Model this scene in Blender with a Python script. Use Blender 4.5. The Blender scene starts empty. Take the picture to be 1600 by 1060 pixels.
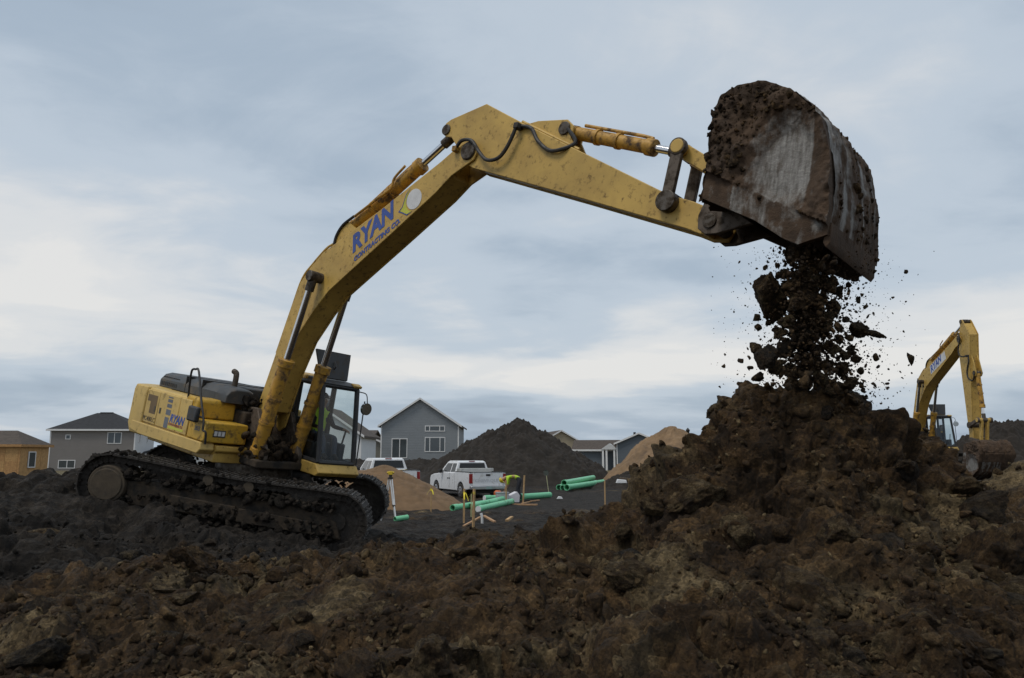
import bpy, bmesh, math, random
import numpy as np
from mathutils import Vector, Matrix, noise as mnoise
R = math.radians
random.seed(7); rng = np.random.default_rng(11)
scene = bpy.context.scene
COL = scene.collection

# ------------------------------------------------------------------ camera
F_PX, CAM_H, TILT = 1220.0, 2.07, math.atan(182 / 1220.0)
cam_d = bpy.data.cameras.new('camera'); cam = bpy.data.objects.new('camera', cam_d); COL.objects.link(cam)
cam.location = (0, 0, CAM_H); cam.rotation_euler = (math.pi / 2 + TILT, 0, 0)
cam_d.sensor_width = 36; cam_d.lens = 36 * F_PX / 1600; cam_d.clip_end = 8000
scene.camera = cam

# ------------------------------------------------------------------ sky (overcast) and sun
SUN_EL, SUN_AZ = R(60), R(228)          # azimuth from +Y, clockwise: behind the camera and to its left
w = bpy.data.worlds.new('World'); scene.world = w; w.use_nodes = True
nt = w.node_tree; nt.nodes.clear()
def N(t, nt_=None, **kw):
    n = (nt_ or nt).nodes.new(t)
    for k, v in kw.items(): setattr(n, k, v)
    return n
def math_n(nt_, op, a, b=None, clamp=False):
    n = nt_.nodes.new('ShaderNodeMath'); n.operation = op; n.use_clamp = clamp
    for i, x in enumerate((a, b)):
        if x is None: continue
        if isinstance(x, (int, float)): n.inputs[i].default_value = x
        else: nt_.links.new(x, n.inputs[i])
    return n.outputs[0]
def ramp_n(nt_, fac, stops, interp='LINEAR'):
    n = nt_.nodes.new('ShaderNodeValToRGB'); cr = n.color_ramp; cr.interpolation = interp
    while len(cr.elements) < len(stops): cr.elements.new(0.5)
    for e, (p, c) in zip(cr.elements, stops):
        e.position = p; e.color = (c[0], c[1], c[2], 1) if not isinstance(c, (int, float)) else (c, c, c, 1)
    nt_.links.new(fac, n.inputs[0]); return n.outputs[0]
def mix_n(nt_, fac, a, b, mode='MIX'):
    n = nt_.nodes.new('ShaderNodeMix'); n.data_type = 'RGBA'; n.blend_type = mode
    for s, x in ((n.inputs[0], fac), (n.inputs[6], a), (n.inputs[7], b)):
        if isinstance(x, (int, float)): s.default_value = x
        elif isinstance(x, tuple): s.default_value = (x[0], x[1], x[2], 1)
        else: nt_.links.new(x, s)
    return n.outputs[2]
def build_world():
    tc = N('ShaderNodeTexCoord'); sep = N('ShaderNodeSeparateXYZ'); nt.links.new(tc.outputs['Generated'], sep.inputs[0])
    z = math_n(nt, 'MAXIMUM', sep.outputs[2], 0.0)
    zz = math_n(nt, 'ADD', z, 0.16)
    comb = N('ShaderNodeCombineXYZ')
    nt.links.new(math_n(nt, 'MULTIPLY', math_n(nt, 'DIVIDE', sep.outputs[0], zz), 0.8), comb.inputs[0])
    nt.links.new(math_n(nt, 'DIVIDE', sep.outputs[1], zz), comb.inputs[1])
    def nz(scale, detail, rough, off, dist=0.0):
        m = N('ShaderNodeMapping'); m.inputs['Location'].default_value = off; nt.links.new(comb.outputs[0], m.inputs[0])
        n = N('ShaderNodeTexNoise'); n.inputs['Scale'].default_value = scale; n.inputs['Detail'].default_value = detail
        n.inputs['Roughness'].default_value = rough; n.inputs['Distortion'].default_value = dist
        nt.links.new(m.outputs[0], n.inputs[0]); return n.outputs[0]
    big = nz(0.80, 3, 0.5, (5.6, 3.3, 0), 0.4)
    mid = nz(1.9, 7, 0.56, (7.7, 2.0, 3), 0.7)
    fine = nz(5.5, 6, 0.6, (1.7, 5.0, 6), 0.5)
    el = math_n(nt, 'MULTIPLY', z, 1.6, True)
    lift = ramp_n(nt, el, [(0.0, .36), (0.06, .44), (0.18, .80), (0.34, .74), (0.55, .50), (1.0, .52)], 'EASE')   # paler low cloud, bluer at the horizon
    v = math_n(nt, 'ADD', math_n(nt, 'MULTIPLY', math_n(nt, 'SUBTRACT', big, .5), 1.65), math_n(nt, 'MULTIPLY', math_n(nt, 'SUBTRACT', mid, .5), .58))
    v = math_n(nt, 'ADD', v, math_n(nt, 'MULTIPLY', math_n(nt, 'SUBTRACT', fine, .5), .22))
    v = math_n(nt, 'ADD', v, lift, True)
    c = ramp_n(nt, v, [(0.05, (.315, .385, .475)), (0.35, (.40, .485, .585)), (0.60, (.53, .605, .69)), (0.88, (.73, .745, .76)), (1.0, (.80, .795, .785))], 'EASE')
    c = mix_n(nt, 1.0, c, (10, 10, 10), 'MULTIPLY')          # the Background below is at 0.1
    sky = N('ShaderNodeTexSky', sky_type='NISHITA'); sky.sun_disc = False
    sky.sun_elevation = SUN_EL; sky.sun_rotation = SUN_AZ; sky.air_density = 1.5; sky.dust_density = 2.0
    c = mix_n(nt, 0.92, sky.outputs[0], c)                   # thin breaks in the cloud let a little blue through
    bg = N('ShaderNodeBackground'); bg.inputs[1].default_value = 0.1; nt.links.new(c, bg.inputs[0])
    out = N('ShaderNodeOutputWorld'); nt.links.new(bg.outputs[0], out.inputs[0])
build_world()
sd = bpy.data.lights.new('sun', 'SUN'); sun = bpy.data.objects.new('sun', sd); COL.objects.link(sun)
sd.energy = 1.5; sd.angle = R(18); sd.color = (1, .92, .80)
sdir = Vector((math.sin(SUN_AZ) * math.cos(SUN_EL), math.cos(SUN_AZ) * math.cos(SUN_EL), math.sin(SUN_EL)))
sun.rotation_euler = (-sdir).to_track_quat('-Z', 'Y').to_euler()
vs = scene.view_settings; vs.view_transform = 'Standard'; vs.look = 'None'; vs.exposure = 0; vs.gamma = 1; vs.use_curve_mapping = False

# ------------------------------------------------------------------ materials
MATS = {}
def mat(name, col, rough=.6, metal=0., var=.18, scale=2.5, grime=None, bump=0., bscale=40., spec=.5, streak=None, trans=0., stain=None):
    """procedural paint / metal / soil; grime=(colour, amount 0..1, scale)"""
    if name in MATS: return MATS[name]
    m = bpy.data.materials.new(name); m.use_nodes = True; t = m.node_tree; b = t.nodes['Principled BSDF']
    tc = t.nodes.new('ShaderNodeTexCoord')
    def nz(sc, det=5, ro=.6, stretch=None):
        n = t.nodes.new('ShaderNodeTexNoise'); n.inputs['Scale'].default_value = sc; n.inputs['Detail'].default_value = det; n.inputs['Roughness'].default_value = ro
        if stretch:
            mp = t.nodes.new('ShaderNodeMapping'); mp.inputs['Scale'].default_value = stretch; t.links.new(tc.outputs['Object'], mp.inputs[0]); t.links.new(mp.outputs[0], n.inputs[0])
        else: t.links.new(tc.outputs['Object'], n.inputs[0])
        return n.outputs[0]
    lo = tuple(max(0, c * (1 - var)) for c in col); hi = tuple(min(1, c * (1 + var)) for c in col)
    c = ramp_n(t, nz(scale), [(.3, lo), (.7, hi)])
    if stain: c = mix_n(t, math_n(t, 'MULTIPLY', ramp_n(t, nz(1.5, 6, .65), [(.45, 0.0), (.68, 1.0)]), .55), c, stain)
    if grime:
        gc, amt, gs = grime
        g = ramp_n(t, nz(gs, 8, .7), [(max(0, .62 - amt * .45), 0.0), (min(1, .75 - amt * .35), 1.0)])
        if streak: g = math_n(t, 'MAXIMUM', g, ramp_n(t, nz(gs, 6, .6, streak), [(.5, 0.0), (.7, .8)]))
        c = mix_n(t, g, c, gc)
        r_ = ramp_n(t, g, [(0, rough), (1, .95)]); t.links.new(r_, b.inputs['Roughness'])
    else: b.inputs['Roughness'].default_value = rough
    t.links.new(c, b.inputs['Base Color'])
    b.inputs['Metallic'].default_value = metal; b.inputs['Specular IOR Level'].default_value = spec
    if bump:
        bp = t.nodes.new('ShaderNodeBump'); bp.inputs['Strength'].default_value = bump; bp.inputs['Distance'].default_value = .03
        t.links.new(nz(bscale, 8, .7), bp.inputs['Height']); t.links.new(bp.outputs[0], b.inputs['Normal'])
    if trans: b.inputs['Transmission Weight'].default_value = trans
    MATS[name] = m; return m
MUD = (.052, .038, .026)
YEL = mat('excavator_yellow', (.51, .328, .075), .5, var=.14, scale=1.1, grime=((.13, .08, .03), .17, 9), stain=(.30, .175, .04), bump=.06, bscale=25)
YEL2 = mat('faded_yellow', (.56, .385, .115), .55, var=.10, scale=1.2, grime=((.20, .14, .06), .14, 6), stain=(.40, .27, .09), bump=.05)
YEL3 = mat('bright_yellow', (.53, .315, .028), .5, var=.14, grime=((.13, .085, .03), .26, 5))
ORG = mat('cylinder_orange', (.47, .25, .03), .5, var=.15, grime=((.08, .05, .03), .36, 5))
GREY = mat('hood_grey', (.045, .05, .055), .6, grime=((.12, .10, .08), .25, 3))
BLACK = mat('black_rubber', (.014, .014, .015), .55, grime=((.05, .04, .03), .3, 6))
FRAME = mat('cab_frame', (.022, .023, .025), .5, grime=((.07, .055, .04), .2, 5))
CHROME = mat('rod_chrome', (.6, .6, .62), .18, 1.0, var=.05)
PINM = mat('greasy_steel', (.10, .085, .07), .5, .5, grime=(MUD, .4, 9))
RUST = mat('worn_link_steel', (.11, .085, .065), .6, .3, grime=(MUD, .35, 8))
TRACKM = mat('muddy_track', (.038, .032, .027), .75, .1, var=.4, scale=6, grime=((.028, .023, .019), .5, 8), bump=.6, bscale=22)
GROUSER = mat('worn_grouser', (.16, .15, .14), .5, .5, var=.3, scale=8, grime=((.025, .021, .017), .55, 9))
TFRAME = mat('clay_caked_frame', (.065, .045, .027), .9, var=.45, scale=3, grime=((.018, .015, .012), .5, 3.0), bump=.7, bscale=14)
HUBM = mat('clay_hub', (.07, .053, .035), .9, var=.25, scale=5, grime=((.05, .04, .03), .3, 6), bump=.3)
def bucket_mat():
    m = mat('bucket_mud', (.058, .034, .0185), .9, var=.4, scale=4, bump=.7, bscale=16)
    t = m.node_tree; b = t.nodes['Principled BSDF']; src = b.inputs['Base Color'].links[0].from_socket
    at = t.nodes.new('ShaderNodeAttribute'); at.attribute_name = 'wear'
    n = t.nodes.new('ShaderNodeTexNoise'); n.inputs['Scale'].default_value = 7; n.inputs['Detail'].default_value = 8; n.inputs['Roughness'].default_value = .68
    f = math_n(t, 'ADD', at.outputs['Fac'], math_n(t, 'MULTIPLY', math_n(t, 'SUBTRACT', n.outputs[0], .5), 1.5))
    f = ramp_n(t, f, [(.42, 0.0), (.78, 1.0)])
    st = t.nodes.new('ShaderNodeTexNoise'); st.inputs['Scale'].default_value = 3; st.inputs['Detail'].default_value = 8; tcb = t.nodes.new('ShaderNodeTexCoord'); mpb = t.nodes.new('ShaderNodeMapping'); mpb.inputs['Scale'].default_value = (9, 9, 1.6); t.links.new(tcb.outputs['Object'], mpb.inputs[0]); t.links.new(mpb.outputs[0], st.inputs[0])
    c = mix_n(t, f, src, ramp_n(t, st.outputs[0], [(.35, (.10, .09, .078)), (.65, (.24, .23, .215))]))
    t.links.new(c, b.inputs['Base Color'])
    t.links.new(ramp_n(t, f, [(0, .9), (1, .48)]), b.inputs['Roughness']); return m
BUCKET = bucket_mat()
BUCKIN = mat('bucket_inside_soil', (.045, .032, .022), .95, var=.4, scale=5, bump=.8, bscale=14)
WHITE = mat('white_paint', (.72, .73, .74), .35, var=.03)
TRUCKW = mat('truck_white', (.70, .71, .73), .3, var=.05, grime=((.36, .33, .29), .16, 4))
CHR2 = mat('bumper_chrome', (.45, .45, .46), .3, .8)
RED = mat('tail_light_red', (.25, .012, .012), .25)
TYRE = mat('tyre', (.018, .017, .016), .85, grime=((.06, .05, .04), .35, 6))
RIM = mat('wheel_rim', (.35, .35, .36), .4, .6)
DGLASS = mat('dark_glass', (.016, .019, .022), .12, var=.05, spec=.3)
TAILG = mat('tailgate_lettering', (.55, .56, .58), .4)
PIPE = mat('green_pvc', (.17, .54, .30), .4, var=.08, grime=((.10, .16, .08), .12, 5))
PIPEIN = mat('pipe_inside', (.03, .12, .06), .6)
WOOD = mat('stake_wood', (.42, .27, .13), .8, var=.25, scale=8)
WOOD2 = mat('board_wood', (.40, .24, .13), .8, var=.25, scale=8)
RIBBON = mat('yellow_ribbon', (.75, .62, .03), .5)
BLUE = mat('decal_blue', (.035, .075, .30), .5)
DECW = mat('decal_white', (.62, .62, .62), .5)
DECG = mat('decal_swoosh', (.50, .50, .05), .5)
DECBR = mat('decal_brown', (.135, .085, .035), .6)
DECGR = mat('decal_grey', (.13, .14, .165), .6)
DECDK = mat('decal_dark', (.06, .05, .035), .6)
SAND = mat('sand', (.165, .102, .054), .95, var=.22, scale=2.2, bump=.5, bscale=12)
SAND2 = mat('tan_sand', (.205, .132, .072), .95, var=.25, scale=1.0, grime=((.12, .08, .05), .2, .8), bump=.5, bscale=8)
DARKS = mat('black_topsoil', (.021, .0165, .0128), .97, var=.4, scale=1.6, grime=((.034, .029, .024), .22, 5), bump=1.0, bscale=5)
def glass_mat(name='cab_glass'):
    m = bpy.data.materials.new(name); m.use_nodes = True; t = m.node_tree; t.nodes.remove(t.nodes['Principled BSDF'])
    tr = t.nodes.new('ShaderNodeBsdfTransparent'); tr.inputs[0].default_value = (.86, .90, .89, 1)
    gl = t.nodes.new('ShaderNodeBsdfGlossy'); gl.inputs['Roughness'].default_value = .04
    fr = t.nodes.new('ShaderNodeFresnel'); fr.inputs[0].default_value = 1.5
    mx = t.nodes.new('ShaderNodeMixShader'); t.links.new(fr.outputs[0], mx.inputs[0]); t.links.new(tr.outputs[0], mx.inputs[1]); t.links.new(gl.outputs[0], mx.inputs[2])
    t.links.new(mx.outputs[0], t.nodes['Material Output'].inputs[0]); return m
GLASS = glass_mat()
def soil_mat(name, far=False):
    """loose soil; per-vertex 'soil' = (black share, dry/olive share, far grass share)"""
    m = bpy.data.materials.new(name); m.use_nodes = True; t = m.node_tree; b = t.nodes['Principled BSDF']
    tc = t.nodes.new('ShaderNodeTexCoord')
    def nz(sc, det=6, ro=.62, typ=None):
        n = t.nodes.new('ShaderNodeTexNoise'); n.inputs['Scale'].default_value = sc; n.inputs['Detail'].default_value = det; n.inputs['Roughness'].default_value = ro
        t.links.new(tc.outputs['Object'], n.inputs[0]); return n.outputs[0]
    brown = ramp_n(t, nz(1.7, 8, .65), [(.30, (.016, .0088, .0040)), (.45, (.039, .0224, .0096)), (.58, (.062, .0372, .0158)), (.74, (.115, .077, .038))])
    olive = ramp_n(t, nz(3.1), [(.35, (.050, .034, .0155)), (.65, (.150, .110, .058))])
    black = ramp_n(t, nz(2.3, 8), [(.3, (.0095, .0074, .0058)), (.7, (.030, .0235, .0175))])
    grass = ramp_n(t, nz(.35, 8, .7), [(.3, (.085, .066, .038)), (.55, (.12, .10, .055)), (.75, (.075, .078, .035))])
    at = t.nodes.new('ShaderNodeAttribute'); at.attribute_name = 'soil'; sp = t.nodes.new('ShaderNodeSeparateColor'); t.links.new(at.outputs['Color'], sp.inputs[0])
    def edge(ch, sc):
        return ramp_n(t, math_n(t, 'ADD', ch, math_n(t, 'MULTIPLY', math_n(t, 'SUBTRACT', nz(sc, 7, .65), .5), 1.1)), [(.38, 0.0), (.62, 1.0)])
    c = mix_n(t, edge(sp.outputs[1], 1.1), brown, olive)
    rust = ramp_n(t, nz(.9, 5), [(.66, 0.0), (.74, .6)])
    c = mix_n(t, rust, c, (.075, .036, .013))
    c = mix_n(t, edge(sp.outputs[0], .9), c, black)
    c = mix_n(t, edge(sp.outputs[2], .25), c, grass)
    speck = ramp_n(t, nz(38, 3, .6), [(.66, 0.0), (.74, .55)])
    c = mix_n(t, speck, c, (.13, .11, .085))
    for vsc, lo_, hi_ in ((4.5, .60, 1.45), (15., .65, 1.4), (48., .62, 1.45)):
        vo = t.nodes.new('ShaderNodeTexVoronoi'); vo.inputs['Scale'].default_value = vsc
        wn = t.nodes.new('ShaderNodeTexNoise'); wn.inputs['Scale'].default_value = vsc * 1.3; t.links.new(tc.outputs['Object'], wn.inputs[0])
        vm = t.nodes.new('ShaderNodeVectorMath'); vm.operation = 'MULTIPLY_ADD'; t.links.new(wn.outputs[1], vm.inputs[0]); vm.inputs[1].default_value = (.45 / vsc,) * 3; t.links.new(tc.outputs['Object'], vm.inputs[2])
        t.links.new(vm.outputs[0], vo.inputs['Vector']); sp2 = t.nodes.new('ShaderNodeSeparateColor'); t.links.new(vo.outputs['Color'], sp2.inputs[0])
        c = mix_n(t, 1., c, ramp_n(t, sp2.outputs[0], [(0., lo_), (1., hi_)]), 'MULTIPLY')
    t.links.new(c, b.inputs['Base Color']); b.inputs['Specular IOR Level'].default_value = .25
    t.links.new(ramp_n(t, nz(4), [(.3, .7), (.6, .97)]), b.inputs['Roughness'])
    bp = t.nodes.new('ShaderNodeBump'); bp.inputs['Strength'].default_value = 1.; bp.inputs['Distance'].default_value = .05
    t.links.new(math_n(t, 'ADD', nz(20, 8, .75), math_n(t, 'MULTIPLY', nz(75, 4, .7), .5)), bp.inputs['Height']); t.links.new(bp.outputs[0], b.inputs['Normal'])
    return m
SOIL = soil_mat('loose_soil')

# ------------------------------------------------------------------ mesh helpers
def tag(o, label=None, cat=None, group=None, kind=None):
    if label: o['label'] = label
    if cat: o['category'] = cat
    if group: o['group'] = group
    if kind: o['kind'] = kind
    return o
def empty(name, loc=(0, 0, 0), rz=0., mtx=None):
    o = bpy.data.objects.new(name, None); COL.objects.link(o); o.empty_display_size = .3
    if mtx is not None: o.matrix_world = mtx
    else: o.location = loc; o.rotation_euler = (0, 0, rz)
    return o
class MB:
    def __init__(s, M=None): s.v = []; s.f = []; s.m = []; s.M = M or Matrix.Identity(4); s.cm = 0
    def add(s, vs, fs):
        o = len(s.v); s.v += [tuple(s.M @ Vector(p)) for p in vs]; s.f += [tuple(i + o for i in f) for f in fs]; s.m += [s.cm] * len(fs); return s
    def box(s, lo, hi):
        x0, y0, z0 = lo; x1, y1, z1 = hi
        return s.add([(x0,y0,z0),(x1,y0,z0),(x1,y1,z0),(x0,y1,z0),(x0,y0,z1),(x1,y0,z1),(x1,y1,z1),(x0,y1,z1)],
                     [(3,2,1,0),(4,5,6,7),(0,1,5,4),(1,2,6,5),(2,3,7,6),(3,0,4,7)])
    def prism(s, poly, y0, y1):
        """polygon in x-z extruded along y"""
        n = len(poly); a = sum(poly[i][0] * poly[(i + 1) % n][1] - poly[(i + 1) % n][0] * poly[i][1] for i in range(n))
        if a < 0: poly = poly[::-1]
        vs = [(x, y0, z) for x, z in poly] + [(x, y1, z) for x, z in poly]
        return s.add(vs, [tuple(range(n)), tuple(range(2 * n - 1, n - 1, -1))] + [(i, i + n, (i + 1) % n + n, (i + 1) % n) for i in range(n)])
    def prism_z(s, poly, z0, z1):
        n = len(poly); a = sum(poly[i][0] * poly[(i + 1) % n][1] - poly[(i + 1) % n][0] * poly[i][1] for i in range(n))
        if a < 0: poly = poly[::-1]
        vs = [(x, y, z0) for x, y in poly] + [(x, y, z1) for x, y in poly]
        return s.add(vs, [tuple(range(n - 1, -1, -1)), tuple(range(n, 2 * n))] + [(i, (i + 1) % n, (i + 1) % n + n, i + n) for i in range(n)])
    def cyl(s, p0, p1, r0, r1=None, n=16, caps=True):
        p0 = Vector(p0); p1 = Vector(p1); r1 = r0 if r1 is None else r1
        d = (p1 - p0).normalized(); a = d.orthogonal().normalized(); b = d.cross(a)
        vs = []
        for p, r in ((p0, r0), (p1, r1)):
            vs += [p + (a * math.cos(2 * math.pi * i / n) + b * math.sin(2 * math.pi * i / n)) * r for i in range(n)]
        fs = [(i, (i + 1) % n, (i + 1) % n + n, i + n) for i in range(n)]
        if caps: fs += [tuple(range(n - 1, -1, -1)), tuple(range(n, 2 * n))]
        return s.add(vs, fs)
    def tube(s, path, r, n=8):
        pts = [Vector(p) for p in path]; vs = []; m = len(pts)
        rr = r if isinstance(r, (list, tuple)) else [r] * m
        ref = None
        for i, p in enumerate(pts):
            d = (pts[min(i + 1, m - 1)] - pts[max(i - 1, 0)]).normalized()
            if ref is None: ref = d.orthogonal().normalized()
            a = (ref - d * ref.dot(d)).normalized(); ref = a; b = d.cross(a)
            vs += [p + (a * math.cos(2 * math.pi * k / n) + b * math.sin(2 * math.pi * k / n)) * rr[i] for k in range(n)]
        fs = [(i * n + k, i * n + (k + 1) % n, (i + 1) * n + (k + 1) % n, (i + 1) * n + k) for i in range(m - 1) for k in range(n)]
        fs += [tuple(range(n - 1, -1, -1)), tuple(range((m - 1) * n, m * n))]
        return s.add(vs, fs)
    def pipe(s, p0, p1, r, th, n=18):
        p0 = Vector(p0); p1 = Vector(p1); d = (p1 - p0).normalized(); a = d.orthogonal().normalized(); b = d.cross(a); vs = []
        for p, q in ((p0, r), (p1, r), (p1, r - th), (p0, r - th)):
            vs += [p + (a * math.cos(2 * math.pi * i / n) + b * math.sin(2 * math.pi * i / n)) * q for i in range(n)]
        return s.add(vs, [(k * n + i, k * n + (i + 1) % n, ((k + 1) % 4) * n + (i + 1) % n, ((k + 1) % 4) * n + i) for k in range(4) for i in range(n)])
    def build(s, name, mats, parent=None, bevel=0., smooth=True, ang=35):
        me = bpy.data.meshes.new(name); me.from_pydata(s.v, [], s.f)
        mats = mats if isinstance(mats, (list, tuple)) else [mats]
        for m in mats: me.materials.append(m)
        if len(mats) > 1: me.polygons.foreach_set('material_index', s.m)
        bm = bmesh.new(); bm.from_mesh(me); bmesh.ops.recalc_face_normals(bm, faces=bm.faces); bm.to_mesh(me); bm.free()
        if smooth:
            me.polygons.foreach_set('use_smooth', [True] * len(me.polygons)); me.set_sharp_from_angle(angle=R(ang))
        o = bpy.data.objects.new(name, me); COL.objects.link(o)
        if parent is not None: o.parent = parent
        if bevel:
            b = o.modifiers.new('bevel', 'BEVEL'); b.width = bevel; b.segments = 2; b.limit_method = 'ANGLE'; b.angle_limit = R(40); b.harden_normals = False
        return o
def spline(pts, n=6):
    P = [Vector(p) for p in pts]; P = [P[0] * 2 - P[1]] + P + [P[-1] * 2 - P[-2]]; out = []
    for i in range(1, len(P) - 2):
        for k in range(n):
            t = k / n; a, b, c, d = P[i - 1], P[i], P[i + 1], P[i + 2]
            out.append(.5 * (2 * b + (c - a) * t + (2 * a - 5 * b + 4 * c - d) * t * t + (3 * b - a - 3 * c + d) * t ** 3))
    return out + [P[-2]]
def text_mesh(name, body, size, M, mat_, parent, shear=0., bold=0., width=None, extrude=.002):
    """flat lettering; M maps text x,y (z = normal) to the parent's space; scaled to 'width' when given"""
    cu = bpy.data.curves.new(name, 'FONT'); cu.body = body; cu.size = size; cu.shear = shear; cu.offset = bold; cu.extrude = extrude; cu.resolution_u = 3
    tmp = bpy.data.objects.new('tmp', cu); COL.objects.link(tmp); dg = bpy.context.evaluated_depsgraph_get(); dg.update()
    me = bpy.data.meshes.new_from_object(tmp.evaluated_get(dg)); bpy.data.objects.remove(tmp)
    xs = [v.co.x for v in me.vertices]; x0, x1 = min(xs), max(xs); sx = (width / (x1 - x0)) if width else 1.
    for v in me.vertices: v.co = M @ Vector(((v.co.x - x0) * sx, v.co.y, v.co.z))
    me.materials.clear(); me.materials.append(mat_); me.name = name
    o = bpy.data.objects.new(name, me); COL.objects.link(o); o.parent = parent; return o

# ------------------------------------------------------------------ numpy noise for the earth
def _h(ix, iy, s):
    n = (ix.astype(np.int64) * 374761393 + iy.astype(np.int64) * 668265263 + s * 982451653) & 0x7fffffff
    n = ((n ^ (n >> 13)) * 1274126177) & 0x7fffffff
    return ((n ^ (n >> 16)) & 0xffff) / 65535.0
def perlin(x, y, s=0):
    ix = np.floor(x); iy = np.floor(y); fx = x - ix; fy = y - iy; u = fx * fx * fx * (fx * (fx * 6 - 15) + 10); v = fy * fy * fy * (fy * (fy * 6 - 15) + 10)
    def g(a, b):
        an = _h(ix + a, iy + b, s) * 2 * np.pi; return np.cos(an) * (fx - a) + np.sin(an) * (fy - b)
    return ((g(0, 0) * (1 - u) + g(1, 0) * u) * (1 - v) + (g(0, 1) * (1 - u) + g(1, 1) * u) * v) * 1.5
def fbm(x, y, o=4, s=0, gain=.5):
    r = 0; a = 1.
    for i in range(o): r = r + a * perlin(x, y, s + i); x = x * 2.03 + 7.1; y = y * 2.03 + 3.3; a *= gain
    return r
def clods(x, y, s=0):
    """domed random lumps with creases between them, 0..1"""
    ix = np.floor(x); iy = np.floor(y); best = np.full(x.shape, 9.); amp = np.zeros(x.shape); sec = np.full(x.shape, 9.)
    for a in (-1, 0, 1):
        for b in (-1, 0, 1):
            cx = ix + a; cy = iy + b
            px = cx + .1 + .8 * _h(cx, cy, s); py = cy + .1 + .8 * _h(cx, cy, s + 17)
            q = _h(cx, cy, s + 31); an = _h(cx, cy, s + 5) * 6.28
            dx = x - px; dy = y - py
            ex = (dx * np.cos(an) + dy * np.sin(an)); ey = (-dx * np.sin(an) + dy * np.cos(an)) * 1.5
            dd = np.sqrt(ex * ex + ey * ey) / (.5 + .6 * q)
            m = dd < best; sec = np.where(m, best, np.minimum(sec, dd)); amp = np.where(m, q, amp); best = np.where(m, dd, best)
    dome = np.sqrt(np.clip(1 - (best * .85) ** 2, 0, 1))
    return dome * (.25 + .75 * amp) * np.clip((sec - best) * 3.5, 0, 1) ** .5
def _h3(ix, iy, iz, s):
    n = (ix * 374761393 + iy * 668265263 + iz * 2147483647 + s * 982451653) & 0x7fffffff
    n = ((n ^ (n >> 13)) * 1274126177) & 0x7fffffff
    return (((n ^ (n >> 16)) & 0xffff) / 65535.0).astype(np.float32)
def perlin3(x, y, z, s=0):
    ix = np.floor(x).astype(np.int64); iy = np.floor(y).astype(np.int64); iz = np.floor(z).astype(np.int64); fx = x - ix; fy = y - iy; fz = z - iz
    f = lambda t: t * t * t * (t * (t * 6 - 15) + 10)
    u, v, w_ = f(fx), f(fy), f(fz); r = 0
    for a in (0, 1):
        for b in (0, 1):
            for c in (0, 1):
                h = _h3(ix + a, iy + b, iz + c, s); h2 = (h * 57.31) % 1; an = h * 6.2832; cz = h2 * 2 - 1; sz = np.sqrt(1 - cz * cz)
                g = np.cos(an) * sz * (fx - a) + np.sin(an) * sz * (fy - b) + cz * (fz - c)
                r = r + g * (u if a else 1 - u) * (v if b else 1 - v) * (w_ if c else 1 - w_)
    return r * 1.5
def fbm3(x, y, z, o=3, s=0, gain=.5):
    r = 0; a = 1.
    for i in range(o): r = r + a * perlin3(x, y, z, s + i); x = x * 2.03 + 7.1; y = y * 2.03 + 3.3; z = z * 2.03 + 1.7; a *= gain
    return r
def blocks(x, y, z, s=0, tilt=1.1):
    """broken-up earth: every cell is a block with its own height and tilt, creases between; about -.7 .. 1"""
    bx = np.floor(x - .5).astype(np.int64); by = np.floor(y - .5).astype(np.int64); bz = np.floor(z - .5).astype(np.int64)
    best = np.full(x.shape, 9., np.float32); sec = best.copy(); val = np.zeros(x.shape, np.float32)
    for a in (0, 1):
        for b in (0, 1):
            for c in (0, 1):
                cx, cy, cz = bx + a, by + b, bz + c
                h1 = _h3(cx, cy, cz, s); h2 = _h3(cx, cy, cz, s + 7); h3 = _h3(cx, cy, cz, s + 13); h4 = (h1 * 31.7 + h2 * 17.3) % 1
                dx = x - cx - .22 - .56 * h1; dy = y - cy - .22 - .56 * h2; dz = z - cz - .22 - .56 * h3
                d = np.sqrt(dx * dx + dy * dy + dz * dz) * (1.25 - .5 * h4)
                pl = h4 * 1.1 - .4 + tilt * ((h2 - .5) * dx + (h3 - .5) * dy + (h1 - .5) * dz) - .35 * d * d
                m = d < best; sec = np.where(m, best, np.minimum(sec, d)); val = np.where(m, pl, val); best = np.where(m, d, best)
    e = np.clip((sec - best) * 3.4, 0, 1)
    return val * (.35 + .65 * e) - .28 * (1 - e)
def broken(x, y, z):
    """relief of freshly dug clay, metres along the surface normal"""
    wx = x + .16 * perlin3(x * 1.9, y * 1.9, z * 1.9, 50) + .05 * perlin3(x * 6, y * 6, z * 6, 53); wy = y + .16 * perlin3(x * 1.9 + 9, y * 1.9, z * 1.9, 60) + .05 * perlin3(x * 6 + 3, y * 6, z * 6, 63); wz = z + .13 * perlin3(x * 1.9, y * 1.9 + 5, z * 1.9, 70)
    k = np.clip(.75 + .9 * perlin3(x * .55, y * .55, z * .55, 91), .15, 1.35)          # crumbly here, blocky there
    r = .12 * perlin3(x * .8, y * .8, z * .8, 1) + .36 * blocks(wx * .62 + 4, wy * .62, wz * .9, 2, 1.4) * np.clip(k, .45, 1) + k * (.27 * blocks(wx * 1.35, wy * 1.35, wz * 1.7, 3, 1.5) + .135 * blocks(wx * 3.1, wy * 3.1, wz * 3.8, 5)) + .062 * blocks(wx * 7.2, wy * 7.2, wz * 8, 7) + .03 * blocks(wx * 16, wy * 16, wz * 16, 9)
    return r - .07 + .028 * fbm3(wx * 9, wy * 9, wz * 9, 3, 20, .6)
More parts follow.
